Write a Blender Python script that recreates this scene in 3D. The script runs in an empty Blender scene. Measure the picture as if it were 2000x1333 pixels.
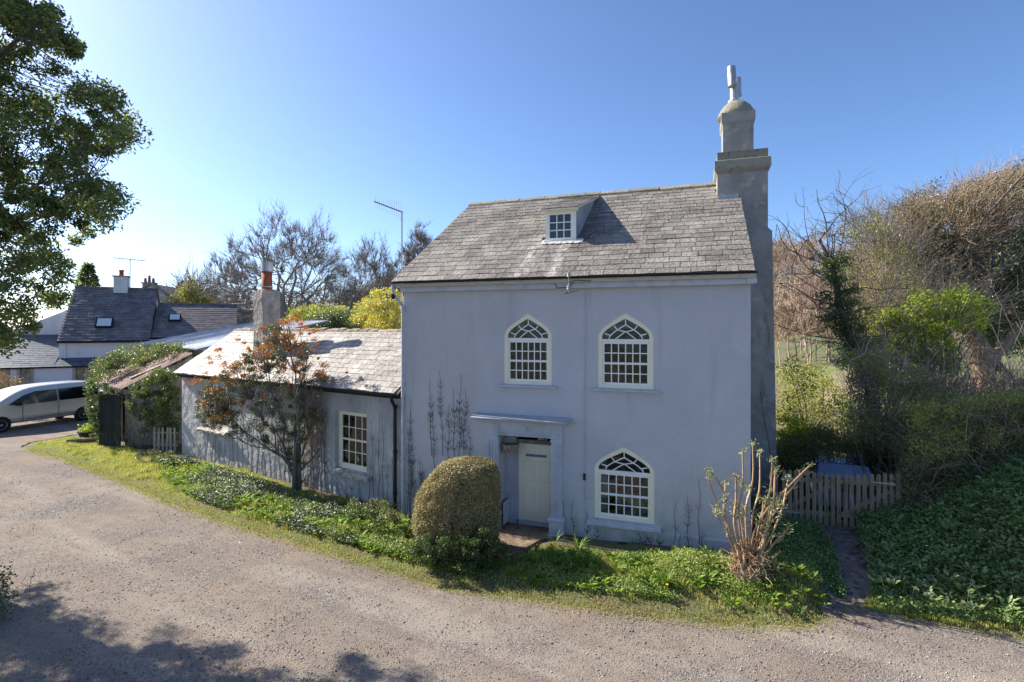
import bpy, math, random
import numpy as np
from mathutils import Vector
from mathutils.geometry import tessellate_polygon
SC = bpy.context.scene
COL = SC.collection
# ---------------------------------------------------------------- camera, sky, sun, exposure
FPX, PX0, PY0, CAMH = 1050.0, 1000.0, 638.0, 4.6      # focal length and horizon point in photo pixels, eye height in metres
cam_d = bpy.data.cameras.new("camera"); cam = bpy.data.objects.new("camera", cam_d); COL.objects.link(cam)
cam_d.sensor_width = 36; cam_d.lens = FPX / 2000 * 36; cam_d.shift_y = -(666.5 - PY0) / 2000
cam.location = (0, 0, CAMH); cam.rotation_euler = (math.pi / 2, 0, 0); cam_d.clip_end = 3000; cam_d.clip_start = .05
SC.camera = cam
SUN_EL, SUN_AZ = math.radians(35), math.radians(24)     # to-sun direction is (-cos az, sin az)
W = bpy.data.worlds.new("World"); SC.world = W; W.use_nodes = True
wn = W.node_tree.nodes; wl = W.node_tree.links
bg = wn["Background"]; sky = wn.new("ShaderNodeTexSky"); sky.sky_type = 'NISHITA'; sky.sun_disc = False
sky.sun_elevation = SUN_EL; sky.sun_rotation = SUN_AZ - math.pi / 2
sky.air_density = .72; sky.dust_density = .9; sky.ozone_density = 6.0
wl.new(sky.outputs[0], bg.inputs[0]); bg.inputs[1].default_value = .108
sd = bpy.data.lights.new("sun", 'SUN'); sd.energy = 4.6; sd.angle = math.radians(.5); sd.color = (1, .93, .81)
sun = bpy.data.objects.new("sun", sd); COL.objects.link(sun)
tosun = Vector((-math.cos(SUN_AZ) * math.cos(SUN_EL), math.sin(SUN_AZ) * math.cos(SUN_EL), math.sin(SUN_EL)))
sun.rotation_euler = tosun.to_track_quat('Z', 'Y').to_euler()
SC.view_settings.view_transform = 'Standard'; SC.view_settings.look = 'None'; SC.view_settings.exposure = 1.14; SC.view_settings.gamma = 1

# ---------------------------------------------------------------- geometry helpers
Z3 = np.array([0, 0, 1.0])
def nrm(v): v = np.asarray(v, float); return v / np.linalg.norm(v)
CAM = np.array([0, 0, CAMH])
def ray(x, y): return np.array([(x - PX0) / FPX, 1, (PY0 - y) / FPX])
def hitp(x, y, p, n):
    r = ray(x, y); return CAM + r * (np.dot(np.asarray(p) - CAM, n) / np.dot(r, n))
def at(x, y, Y): return CAM + ray(x, y) * Y
def ground_at(x, y, z=0.0): return at(x, y, (CAMH - z) * FPX / (y - PY0))
class Frame:                                             # a local frame: a along, b back, z up
    def __init__(s, O, ex):
        s.O = np.array(O, float); s.ex = nrm(ex); s.ey = np.cross(Z3, s.ex)
    def w(s, a, b, z): return s.O + s.ex * a + s.ey * b + Z3 * z
    def W(s, P): P = np.asarray(P, float); return s.O + P[:, :1] * s.ex + P[:, 1:2] * s.ey + P[:, 2:3] * Z3
    def loc(s, P): v = P - s.O; return np.array([v @ s.ex, v @ s.ey, v[2]])
    def px(s, x, y, b=0.0):                              # (a, z) of the point seen at x, y on the plane at depth b
        l = s.loc(hitp(x, y, s.w(0, b, 0), s.ey)); return l[0], l[2]
WORLD = Frame((0, 0, 0), (1, 0, 0))
HM = Frame((-2.61, 12.98, 0), (3040, -1050, 0))          # main house front
HA = Frame((-11.63, 18.94, 0), (1613, -1050, 0))         # low wing front
ORG = {}
def tagp(o, label=None, cat=None, group=None, kind=None):
    if label: o["label"] = label
    if cat: o["category"] = cat
    if group: o["group"] = group
    if kind: o["kind"] = kind
    return o
def thing(name, loc, label, cat, group=None, kind=None):
    o = bpy.data.objects.new(name, None); COL.objects.link(o); o.location = tuple(loc); o.empty_display_size = .2
    ORG[o.name] = np.array(loc, float)
    return tagp(o, label, cat, group, kind)
def link(name, me, mat, parent, org):
    o = bpy.data.objects.new(name, me); COL.objects.link(o)
    me.materials.append(mat)
    if parent is not None: o.parent = parent; ORG[o.name] = org
    else: o.location = tuple(org); ORG[o.name] = org
    return o
def np_mesh(name, V, faces, mat, parent=None, org=None, smooth=False):
    """faces: list of (k-gon index arrays)"""
    if parent is not None: org = ORG[parent.name]
    elif org is None: org = np.array([V[:, 0].mean(), V[:, 1].mean(), V[:, 2].min()])
    org = np.asarray(org, float)
    V = np.asarray(V, float) - org
    me = bpy.data.meshes.new(name)
    me.vertices.add(len(V)); me.vertices.foreach_set("co", V.astype(np.float32).ravel())
    tot = sum(f.size for f in faces); nf = sum(len(f) for f in faces)
    me.loops.add(tot); me.polygons.add(nf)
    me.loops.foreach_set("vertex_index", np.concatenate([f.ravel() for f in faces]).astype(np.int32))
    starts = []; c = 0
    for f in faces:
        starts.append(c + np.arange(len(f)) * f.shape[1]); c += f.size
    me.polygons.foreach_set("loop_start", np.concatenate(starts).astype(np.int32))
    if smooth: me.polygons.foreach_set("use_smooth", np.ones(nf, bool))
    me.update(calc_edges=True)
    return link(name, me, mat, parent, org)
class MB:
    def __init__(s, F=WORLD): s.F = F; s.v = []; s.f = []
    def add(s, V, fs, world=False):
        V = np.asarray(V, float); V = V if world else s.F.W(V); k = len(s.v)
        s.v.extend(V.tolist()); s.f.extend([[i + k for i in f] for f in fs]); return s
    def box(s, a0, a1, b0, b1, z0, z1):
        V = [(a, b, z) for z in (z0, z1) for b in (b0, b1) for a in (a0, a1)]
        return s.add(V, [(0, 2, 3, 1), (4, 5, 7, 6), (0, 1, 5, 4), (2, 6, 7, 3), (0, 4, 6, 2), (1, 3, 7, 5)])
    def hexa(s, P, world=False):
        return s.add(P, [(0, 3, 2, 1), (4, 5, 6, 7), (0, 1, 5, 4), (1, 2, 6, 5), (2, 3, 7, 6), (3, 0, 4, 7)], world)
    def prism(s, poly, b0, b1):                          # poly in (a, z), counter-clockwise seen from the front
        n = len(poly); V = [(a, b0, z) for a, z in poly] + [(a, b1, z) for a, z in poly]
        return s.add(V, [tuple(range(n)), tuple(range(2 * n - 1, n - 1, -1))] + [(i, (i + n), (i + 1) % n + n, (i + 1) % n) for i in range(n)])
    def bar(s, p, q, w, b0, b1):                         # flat bar between two (a, z) points
        p = np.array(p, float); q = np.array(q, float); d = nrm(q - p); n = np.array([-d[1], d[0]]) * w / 2
        return s.prism([tuple(p - n), tuple(q - n), tuple(q + n), tuple(p + n)], b0, b1)
    def ring(s, outer, inner, b0, b1):
        n = len(outer); V = []
        for L, b in ((outer, b0), (inner, b0), (outer, b1), (inner, b1)): V += [(a, b, z) for a, z in L]
        fs = []
        for i in range(n):
            j = (i + 1) % n
            fs += [(i, j, n + j, n + i), (2 * n + i, 3 * n + i, 3 * n + j, 2 * n + j), (i, 2 * n + i, 2 * n + j, j), (n + i, n + j, 3 * n + j, 3 * n + i)]
        return s.add(V, fs)
    def tube(s, pts, r, n=6, world=False, cap=True):
        P = np.array(pts, float)
        if not world: P = s.F.W(P)
        V, f = tube_arr(P, r, n); k = len(s.v); s.v.extend(V.tolist()); s.f.extend((f + k).tolist())
        if cap: s.f.append(list(range(k, k + n))[::-1]); s.f.append(list(range(k + len(V) - n, k + len(V))))
        return s
    def lathe(s, c, prof, n=16, axis=None):              # prof: (r, h)
        c = s.F.w(*c); ax = nrm(axis) if axis is not None else Z3
        u = nrm(np.cross(ax, [0.3, 1, .1])); w = np.cross(ax, u); k = len(s.v); m = len(prof)
        for r, h in prof:
            for i in range(n):
                t = 2 * math.pi * i / n; s.v.append((c + ax * h + (u * math.cos(t) + w * math.sin(t)) * r).tolist())
        for j in range(m - 1):
            for i in range(n): s.f.append([k + j * n + i, k + j * n + (i + 1) % n, k + (j + 1) * n + (i + 1) % n, k + (j + 1) * n + i])
        s.f.append(list(range(k, k + n))[::-1]); s.f.append(list(range(k + (m - 1) * n, k + m * n)))
        return s
    def build(s, name, mat, parent=None, org=None, smooth=False, bevel=0):
        V = np.array(s.v)
        if parent is not None: org = ORG[parent.name]
        elif org is None: org = np.array([V[:, 0].mean(), V[:, 1].mean(), V[:, 2].min()])
        me = bpy.data.meshes.new(name); me.from_pydata((V - org).tolist(), [], s.f)
        if smooth: me.polygons.foreach_set("use_smooth", np.ones(len(me.polygons), bool))
        me.update()
        o = link(name, me, mat, parent, np.asarray(org, float))
        if bevel:
            m = o.modifiers.new("bevel", 'BEVEL'); m.width = bevel; m.segments = 2; m.limit_method = 'ANGLE'; m.angle_limit = .6
        return o
def tube_arr(P, r, n=3):
    m = len(P); r = np.broadcast_to(np.asarray(r, float), (m,))
    T = np.gradient(P, axis=0) if m > 2 else np.repeat((P[1] - P[0])[None], 2, 0)
    T = T / (np.linalg.norm(T, axis=1, keepdims=True) + 1e-9)
    ref = np.array([0.31, 0.22, 0.92]) if abs(T[0] @ np.array([0.31, 0.22, 0.92])) < .85 else np.array([1.0, 0.1, 0])
    U = np.cross(T, ref); U /= np.linalg.norm(U, axis=1, keepdims=True) + 1e-9
    Wv = np.cross(T, U); a = np.arange(n) * 2 * math.pi / n
    V = P[:, None] + r[:, None, None] * (np.cos(a)[None, :, None] * U[:, None] + np.sin(a)[None, :, None] * Wv[:, None])
    i = np.arange(m - 1)[:, None] * n; j = np.arange(n)[None]; k = (j + 1) % n
    F = np.stack([i + j, i + k, i + n + k, i + n + j], -1).reshape(-1, 4)
    return V.reshape(-1, 3), F
def tubes_mesh(name, lines, mat, parent=None, org=None, sides=None):
    VV = []; FF = []; k = 0
    for L in lines:
        P, r = L[0], L[1]; rm = np.max(r)
        n = sides or (8 if rm > .12 else 5 if rm > .04 else 3)
        V, F = tube_arr(np.asarray(P), r, n); VV.append(V); FF.append(F + k); k += len(V)
    return np_mesh(name, np.concatenate(VV), [np.concatenate(FF)], mat, parent, org, smooth=True)
def rv(rng, n): v = rng.normal(size=(n, 3)); return v / (np.linalg.norm(v, axis=1, keepdims=True) + 1e-9)
def leaf_arr(rng, P, size, aspect=.55, N=None, jit=.8, axis=None, ajit=1.0, fold=.18):
    n = len(P); size = np.asarray(size) * rng.uniform(.6, 1.25, n)
    nn = rv(rng, n) if N is None else N + rv(rng, n) * jit
    nn = nn / (np.linalg.norm(nn, axis=1, keepdims=True) + 1e-9)
    a = rv(rng, n) if axis is None else axis + rv(rng, n) * ajit
    a = a - nn * (a * nn).sum(1, keepdims=True); a /= np.linalg.norm(a, axis=1, keepdims=True) + 1e-9
    b = np.cross(nn, a); L = size[:, None]
    V = np.stack([P, P + a * L * .45 + b * L * aspect * .5 + nn * L * fold, P + a * L, P + a * L * .45 - b * L * aspect * .5 + nn * L * fold], 1)
    return V.reshape(-1, 3), np.arange(4 * n).reshape(n, 4)
def leaves(name, rng, P, size, mat, parent=None, org=None, **kw):
    V, F = leaf_arr(rng, np.asarray(P), size, **kw)
    F = np.concatenate([F[:, [0, 1, 2]], F[:, [0, 2, 3]]])
    return np_mesh(name, V, [F], mat, parent, org)
def blades(name, rng, P, h, w, mat, parent=None, org=None, lean=.5):
    n = len(P); h = np.asarray(h) * rng.uniform(.5, 1.3, n); a = rng.uniform(0, 2 * math.pi, n)
    d = np.stack([np.cos(a), np.sin(a), 0 * a], 1); s = np.stack([-np.sin(a), np.cos(a), 0 * a], 1) * (w * rng.uniform(.7, 1.3, n) / 2)[:, None]
    l = rng.uniform(.1, 1, n)[:, None] * lean * h[:, None]; up = Z3[None] * h[:, None]
    V = np.stack([P - s, P + s, P + up * .6 + d * l * .35 + s * .8, P + up * .6 + d * l * .35 - s * .8, P + up * (1 - .3 * l / h[:, None]) + d * l], 1)
    i = np.arange(n)[:, None] * 5
    return np_mesh(name, V.reshape(-1, 3), [i + np.array([[0, 1, 2, 3]]), i + np.array([[3, 2, 4]])], mat, parent, org)
def grow(rng, p, d, L, r, lev, out, tips, nch=(3, 4), ang=(25, 55), wob=.18, trop=.04, shrink=.72, rs=.62, rmin=.006, seg=4, t0=.35):
    p = np.array(p, float); d = nrm(d); pts = [p]; rad = [r]; ds = [d]
    for i in range(seg):
        d = nrm(d + rng.normal(size=3) * wob + Z3 * trop); p = p + d * L / seg; pts.append(p); ds.append(d)
        rad.append(max(rmin, r * (1 - (1 - rs) * (i + 1) / seg)))
    out.append((np.array(pts), np.array(rad)))
    if lev <= 0: tips.append((p, d)); return
    k = rng.integers(nch[0], nch[1] + 1)
    for c in range(k):
        t = 1.0 if c == 0 else rng.uniform(t0, 1.0); q = t * seg; i = min(int(q), seg - 1); f = q - i
        P = pts[i] * (1 - f) + pts[i + 1] * f; D = ds[i + 1]
        ax = np.cross(D, rng.normal(size=3)); ax = nrm(ax); th = math.radians(rng.uniform(*ang)) * (.5 if c == 0 else 1)
        nd = D * math.cos(th) + np.cross(ax, D) * math.sin(th)
        grow(rng, P, nd, L * shrink * rng.uniform(.75, 1.15), max(rmin, rad[i + 1] * (.95 if c == 0 else .7)), lev - 1, out, tips, nch, ang, wob, trop, shrink, rs, rmin, seg, t0)
def in_poly(x, y, poly):
    x = np.asarray(x); y = np.asarray(y); ins = np.zeros(x.shape, bool); n = len(poly)
    for i in range(n):
        x1, y1 = poly[i][:2]; x2, y2 = poly[(i + 1) % n][:2]
        c = ((y1 > y) != (y2 > y)); xx = (x2 - x1) * (y - y1) / ((y2 - y1) if y2 != y1 else 1e-9) + x1
        ins ^= c & (x < xx)
    return ins
def dist_line(x, y, L):
    d = np.full(np.shape(x), 1e9)
    for (x1, y1), (x2, y2) in zip(L[:-1], L[1:]):
        dx, dy = x2 - x1, y2 - y1; t = np.clip(((x - x1) * dx + (y - y1) * dy) / (dx * dx + dy * dy), 0, 1)
        d = np.minimum(d, np.hypot(x - x1 - t * dx, y - y1 - t * dy))
    return d
def vol(rng, poly, y0, y1, n):
    """n points spread through a solid whose silhouette is the outline poly (seen from the lane) and whose depth runs y0..y1"""
    xs = [p[0] for p in poly]; ys = [p[1] for p in poly]; out = []
    while sum(len(o) for o in out) < n:
        x = rng.uniform(min(xs), max(xs), n); y = rng.uniform(min(ys), max(ys), n); m = in_poly(x, y, poly); x = x[m]; y = y[m]
        Y = rng.uniform(y0, y1, len(x)); out.append(np.stack([(x - PX0) / FPX * Y, Y, CAMH + (PY0 - y) / FPX * Y], 1))
    return np.concatenate(out)[:n]
def clump(rng, C, r, per):
    n = len(C) * per; D = rv(rng, n) * (rng.uniform(0, 1, n) ** .5)[:, None]
    rr = np.repeat(np.broadcast_to(np.asarray(r, float), (len(C),)), per)
    return np.repeat(C, per, 0) + D * rr[:, None] * np.array([1, 1, .8]), D
def sm(a, b, x): t = np.clip((x - a) / (b - a), 0, 1); return t * t * (3 - 2 * t)
def vnoise(x, y, s, seed=0):
    r = np.random.default_rng(seed); o = 0
    for k in range(5):
        a = r.uniform(0, 6.28); f = s * r.uniform(.6, 1.8); o = o + np.sin((x * math.cos(a) + y * math.sin(a)) * f + r.uniform(0, 6.28) + 1.7 * np.sin((x * math.sin(a * 1.7) - y * math.cos(a * 1.3)) * f * .6))
    return o / 5

# ---------------------------------------------------------------- materials
def nodes(name):
    m = bpy.data.materials.new(name); m.use_nodes = True; nt = m.node_tree; return m, nt, nt.nodes, nt.links, nt.nodes["Principled BSDF"]
def rgb(c): return (c[0], c[1], c[2], 1)
def noise_fac(N, L, co, scale, detail=5, lo=.35, hi=.65, stretch=None, dist=0.0):
    n = N.new("ShaderNodeTexNoise"); n.inputs["Scale"].default_value = scale; n.inputs["Detail"].default_value = detail; n.inputs["Distortion"].default_value = dist
    if stretch:
        mp = N.new("ShaderNodeMapping"); mp.inputs["Scale"].default_value = stretch; L.new(co, mp.inputs[0]); co = mp.outputs[0]
    L.new(co, n.inputs[0]); r = N.new("ShaderNodeMapRange"); r.inputs[1].default_value = lo; r.inputs[2].default_value = hi; r.clamp = True
    L.new(n.outputs[0], r.inputs[0]); return r.outputs[0]
def mixc(N, L, fac, a, b, mode='MIX'):
    m = N.new("ShaderNodeMix"); m.data_type = 'RGBA'; m.blend_type = mode
    for v, i in ((fac, 0), (a, 6), (b, 7)):
        if hasattr(v, "links"): L.new(v, m.inputs[i])
        elif i == 0: m.inputs[0].default_value = v
        else: m.inputs[i].default_value = rgb(v)
    return m.outputs[2]
def pm(name, c1, layers=(), rough=.85, bump=(), isl=0.0, spec=.3, metal=0.0, coat=0.0):
    """layers: (colour, scale, lo, hi, stretch, strength)   bump: (scale, strength, stretch)"""
    m, nt, N, L, P = nodes(name); tc = N.new("ShaderNodeTexCoord").outputs["Object"]; col = c1
    for l in layers:
        c2, sc, lo, hi = l[:4]; st = l[4] if len(l) > 4 else None; k = l[5] if len(l) > 5 else 1
        f = noise_fac(N, L, tc, sc, 6, lo, hi, st, .3)
        if k != 1:
            mu = N.new("ShaderNodeMath"); mu.operation = 'MULTIPLY'; mu.inputs[1].default_value = k; L.new(f, mu.inputs[0]); f = mu.outputs[0]
        col = mixc(N, L, f, col, c2)
    if isl:
        g = N.new("ShaderNodeNewGeometry"); r = N.new("ShaderNodeMapRange"); r.inputs[3].default_value = 1 - isl; r.inputs[4].default_value = 1 + isl; L.new(g.outputs["Random Per Island"], r.inputs[0])
        h = N.new("ShaderNodeHueSaturation"); L.new(r.outputs[0], h.inputs["Value"])
        if hasattr(col, "links"): L.new(col, h.inputs["Color"])
        else: h.inputs["Color"].default_value = rgb(col)
        col = h.outputs[0]
    if hasattr(col, "links"): L.new(col, P.inputs["Base Color"])
    else: P.inputs["Base Color"].default_value = rgb(col)
    P.inputs["Roughness"].default_value = rough; P.inputs["Specular IOR Level"].default_value = spec; P.inputs["Metallic"].default_value = metal; P.inputs["Coat Weight"].default_value = coat
    prev = None
    for b in bump:
        sc, s = b[:2]; st = b[2] if len(b) > 2 else None
        n = N.new("ShaderNodeTexNoise"); n.inputs["Scale"].default_value = sc; n.inputs["Detail"].default_value = 5; co = tc
        if st: mp = N.new("ShaderNodeMapping"); mp.inputs["Scale"].default_value = st; L.new(tc, mp.inputs[0]); co = mp.outputs[0]
        L.new(co, n.inputs[0]); bp = N.new("ShaderNodeBump"); bp.inputs["Strength"].default_value = s; bp.inputs["Distance"].default_value = .6 / sc; L.new(n.outputs[0], bp.inputs["Height"])
        if prev: L.new(prev, bp.inputs["Normal"])
        prev = bp.outputs[0]
    if prev: L.new(prev, P.inputs["Normal"])
    return m
def leafm(name, cols, trans=.35, rough=.5, spec=.35, tcol=1.5):
    """leaf colours spread over the leaves at random"""
    m, nt, N, L, P = nodes(name); g = N.new("ShaderNodeNewGeometry"); cr = N.new("ShaderNodeValToRGB"); el = cr.color_ramp.elements
    while len(el) < len(cols): el.new(.5)
    for i, c in enumerate(cols): el[i].position = i / max(1, len(cols) - 1); el[i].color = rgb(c)
    tc = N.new("ShaderNodeTexCoord").outputs["Object"]; nf = noise_fac(N, L, tc, 1.6, 3, .3, .7)
    a = N.new("ShaderNodeMath"); a.operation = 'MULTIPLY_ADD'; L.new(g.outputs["Random Per Island"], a.inputs[0]); a.inputs[1].default_value = .65
    b = N.new("ShaderNodeMath"); b.operation = 'MULTIPLY'; b.inputs[1].default_value = .35; L.new(nf, b.inputs[0]); L.new(b.outputs[0], a.inputs[2])
    L.new(a.outputs[0], cr.inputs[0]); L.new(cr.outputs[0], P.inputs["Base Color"])
    P.inputs["Roughness"].default_value = rough; P.inputs["Specular IOR Level"].default_value = spec
    t = N.new("ShaderNodeBsdfTranslucent"); h = N.new("ShaderNodeHueSaturation"); h.inputs["Value"].default_value = tcol; h.inputs["Saturation"].default_value = 1.1; L.new(cr.outputs[0], h.inputs["Color"]); L.new(h.outputs[0], t.inputs[0])
    mx = N.new("ShaderNodeMixShader"); mx.inputs[0].default_value = trans; L.new(P.outputs[0], mx.inputs[1]); L.new(t.outputs[0], mx.inputs[2]); L.new(mx.outputs[0], N["Material Output"].inputs[0])
    return m
def glassm(name, tint=(.75, .8, .8), rough=.02, refl=1.0):
    m, nt, N, L, P = nodes(name); N.remove(P); tr = N.new("ShaderNodeBsdfTransparent"); tr.inputs[0].default_value = rgb(tint); gl = N.new("ShaderNodeBsdfGlossy"); gl.inputs["Roughness"].default_value = rough
    fr = N.new("ShaderNodeFresnel"); fr.inputs[0].default_value = 1.5; tc = N.new("ShaderNodeTexCoord"); n = N.new("ShaderNodeTexNoise"); n.inputs["Scale"].default_value = 2.2; L.new(tc.outputs["Object"], n.inputs[0])
    bp = N.new("ShaderNodeBump"); bp.inputs["Strength"].default_value = .06; bp.inputs["Distance"].default_value = .3; L.new(n.outputs[0], bp.inputs["Height"]); L.new(bp.outputs[0], gl.inputs["Normal"])
    mu = N.new("ShaderNodeMath"); mu.operation = 'MULTIPLY_ADD'; mu.inputs[1].default_value = 1.2 * refl; mu.inputs[2].default_value = .01; L.new(fr.outputs[0], mu.inputs[0])
    mx = N.new("ShaderNodeMixShader"); L.new(mu.outputs[0], mx.inputs[0]); L.new(tr.outputs[0], mx.inputs[1]); L.new(gl.outputs[0], mx.inputs[2]); L.new(mx.outputs[0], N["Material Output"].inputs[0]); return m
M = {}
M['paint'] = pm("blue_render", (.50, .50, .512), [((.44, .445, .455), .8, .35, .7, None, .8), ((.56, .555, .54), 3, .55, .75, (1, 1, .4), .4), ((.31, .33, .32), 1.6, .58, .8, (1.8, 1.8, .22), .5), ((.60, .60, .58), 11, .70, .72, None, .7)], rough=.9, bump=((1.3, .25), (60, .12)), spec=.2)
M['paint_w'] = pm("wing_render", (.42, .415, .40), [((.30, .31, .32), .9, .35, .65), ((.20, .185, .17), 5.5, .58, .74, (2.2, 2.2, .28), .5), ((.62, .60, .56), 2, .55, .75, None, .5), ((.15, .14, .12), 14, .6, .70, (1.6, 1.6, .12), .4)], rough=.9, bump=((3, .4), (50, .25)), spec=.2)
M['trim'] = pm("painted_trim", (.48, .50, .54), [((.36, .38, .41), 4, .45, .75)], rough=.55, bump=((8, .15),))
M['cream'] = pm("cream_paint", (.84, .78, .58), [((.70, .63, .42), 5, .5, .8, None, .6)], rough=.45)
M['white'] = pm("white_paint", (.84, .82, .74), [((.50, .49, .42), 6, .55, .8, None, .6)], rough=.45)
M['door'] = pm("door_paint", (.86, .80, .63), [((.76, .68, .46), 2.2, .5, .8, None, .8), ((.38, .33, .24), 9, .66, .8, (1, 1, .4), .5)], rough=.5)
M['slate'] = pm("roof_slate", (.17, .15, .135), [((.25, .228, .20), 1.1, .4, .65), ((.105, .08, .078), .7, .50, .70), ((.33, .31, .26), 11, .52, .70, None, .75), ((.26, .24, .12), 5, .62, .72, None, .6), ((.09, .07, .065), 3.5, .60, .70, (1, 1, .4), .6)], rough=.7, bump=((14, .7), (70, .5)), isl=.22, spec=.3)
def damp_foot(m):                                       # green algae and damp along the foot of the wall
    N = m.node_tree.nodes; L = m.node_tree.links; P = N["Principled BSDF"]; src = P.inputs["Base Color"].links[0].from_socket; tc = N.new("ShaderNodeTexCoord").outputs["Object"]
    sx = N.new("ShaderNodeSeparateXYZ"); L.new(tc, sx.inputs[0]); z = N.new("ShaderNodeMapRange"); z.inputs[1].default_value = 1.25; z.inputs[2].default_value = .05; L.new(sx.outputs[2], z.inputs[0])
    n = noise_fac(N, L, tc, 2.6, 6, .38, .62, (1, 1, .6)); q = N.new("ShaderNodeMath"); q.operation = 'MULTIPLY'; L.new(z.outputs[0], q.inputs[0]); L.new(n, q.inputs[1]); q2 = N.new("ShaderNodeMath"); q2.operation = 'MULTIPLY'; q2.inputs[1].default_value = .75; L.new(q.outputs[0], q2.inputs[0])
    L.new(mixc(N, L, q2.outputs[0], src, (.26, .30, .22)), P.inputs["Base Color"])
damp_foot(M['paint'])
_m = M['slate_h'] = pm("house_slate", (.17, .15, .135), [((.25, .228, .20), 1.1, .4, .65), ((.105, .08, .078), .7, .50, .70), ((.33, .31, .26), 11, .52, .70, None, .75), ((.26, .24, .12), 5, .62, .72, None, .6), ((.09, .07, .065), 3.5, .60, .70, (1, 1, .4), .6)], rough=.7, bump=((14, .7), (70, .5)), isl=.22, spec=.3)
def lime_streaks(m, root_local):                         # pale mortar wash run down the slates below the dormer
    N = m.node_tree.nodes; L = m.node_tree.links; P = N["Principled BSDF"]; src = P.inputs["Base Color"].links[0].from_socket; tc = N.new("ShaderNodeTexCoord").outputs["Object"]
    d = N.new("ShaderNodeVectorMath"); d.operation = 'DOT_PRODUCT'; d.inputs[1].default_value = tuple(HM.ex); L.new(tc, d.inputs[0]); tot = None
    for c, w, k in ((3.0, .24, .75), (3.72, .20, .8), (1.9, .5, .18)):
        a = N.new("ShaderNodeMath"); a.operation = 'SUBTRACT'; a.inputs[1].default_value = c - root_local; L.new(d.outputs["Value"], a.inputs[0])
        b = N.new("ShaderNodeMath"); b.operation = 'ABSOLUTE'; L.new(a.outputs[0], b.inputs[0]); r = N.new("ShaderNodeMapRange"); r.inputs[1].default_value = w; r.inputs[2].default_value = w * .2; r.inputs[3].default_value = 0; r.inputs[4].default_value = k; L.new(b.outputs[0], r.inputs[0])
        if tot is None: tot = r.outputs[0]
        else: q = N.new("ShaderNodeMath"); q.operation = 'MAXIMUM'; L.new(tot, q.inputs[0]); L.new(r.outputs[0], q.inputs[1]); tot = q.outputs[0]
    sx = N.new("ShaderNodeSeparateXYZ"); L.new(tc, sx.inputs[0]); z = N.new("ShaderNodeMapRange"); z.inputs[1].default_value = 6.85; z.inputs[2].default_value = 6.6; L.new(sx.outputs[2], z.inputs[0])
    n = noise_fac(N, L, tc, 6, 5, .40, .58, (1, 1, .5)); q = N.new("ShaderNodeMath"); q.operation = 'MULTIPLY'; L.new(tot, q.inputs[0]); L.new(z.outputs[0], q.inputs[1]); q2 = N.new("ShaderNodeMath"); q2.operation = 'MULTIPLY'; L.new(q.outputs[0], q2.inputs[0]); L.new(n, q2.inputs[1])
    L.new(mixc(N, L, q2.outputs[0], src, (.50, .46, .40)), P.inputs["Base Color"])
lime_streaks(_m, 3.8)
M['slate_w'] = pm("wing_slate", (.215, .19, .175), [((.32, .295, .27), 1.6, .4, .6), ((.13, .105, .095), 2.4, .52, .68), ((.28, .24, .15), 7, .62, .74, None, .7)], rough=.62, bump=((10, .4), (60, .3)), isl=.24, spec=.5)
M['slate_d'] = pm("dark_slate", (.13, .115, .12), [((.20, .175, .17), 2, .4, .7)], rough=.6, bump=((20, .4),), isl=.2)
M['slate_b'] = pm("blue_slate", (.07, .085, .125), [((.10, .11, .14), 3, .4, .7)], rough=.45, isl=.18)
M['render'] = pm("grey_roughcast", (.35, .33, .30), [((.25, .235, .215), 1.4, .4, .65), ((.44, .42, .36), 4, .55, .75), ((.14, .13, .10), 3, .6, .75, (1, 1, .3), .7)], rough=.95, bump=((7, .5), (45, .6)), spec=.15)
M['chim_w'] = pm("wing_stack_render", (.30, .28, .26), [((.40, .38, .36), 5, .45, .7), ((.20, .19, .17), 3, .55, .75)], rough=.95, bump=((9, .9), (35, .6)), spec=.15)
M['mossy'] = pm("mossy_mortar", (.26, .245, .20), [((.27, .27, .16), 7, .5, .68), ((.12, .12, .08), 15, .55, .7)], rough=1, bump=((20, .8),), isl=.15)
M['lead'] = pm("lead_sheet", (.30, .33, .37), [((.42, .44, .46), 4, .45, .7)], rough=.5, spec=.5)
M['limewash'] = pm("white_flashing", (.62, .60, .56), [((.40, .37, .33), 8, .5, .7)], rough=.9, bump=((20, .5),))
M['pot'] = pm("terracotta", (.33, .09, .05), [((.20, .06, .04), 4, .45, .7)], rough=.8)
M['galv'] = pm("galvanised_metal", (.45, .44, .46), [((.33, .32, .34), 5, .4, .7)], rough=.42, metal=.5)
M['black'] = pm("black_iron", (.012, .012, .013), rough=.5)
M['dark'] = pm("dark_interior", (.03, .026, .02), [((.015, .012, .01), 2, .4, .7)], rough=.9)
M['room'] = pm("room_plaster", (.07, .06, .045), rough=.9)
M['curtain'] = pm("curtain_cloth", (.42, .37, .27), [((.30, .26, .19), 8, .4, .7, (3, 3, .3))], rough=.9)
M['net'] = pm("net_curtain", (.50, .50, .50), [((.38, .38, .39), 8, .4, .7, (4, 4, .2))], rough=.9)
M['glass'] = glassm("window_glass")
M['glass_lit'] = glassm("upper_glass", refl=.9)
M['stone'] = pm("sill_stone", (.52, .46, .40), [((.34, .28, .22), 6, .45, .7)], rough=.9, bump=((9, .9), (30, .5)))
M['paving'] = pm("door_paving", (.17, .12, .085), [((.26, .20, .13), 2.5, .45, .65), ((.08, .06, .04), 7, .55, .7)], rough=.95, bump=((5, .6),))
M['wood'] = pm("weathered_wood", (.27, .205, .14), [((.38, .29, .20), 3, .4, .7, (4, 4, .5)), ((.15, .17, .07), 2.2, .5, .7), ((.09, .075, .05), 9, .52, .72, (3, 3, .3))], rough=.9, bump=((30, .4, (3, 3, .3)),), isl=.22)
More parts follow.
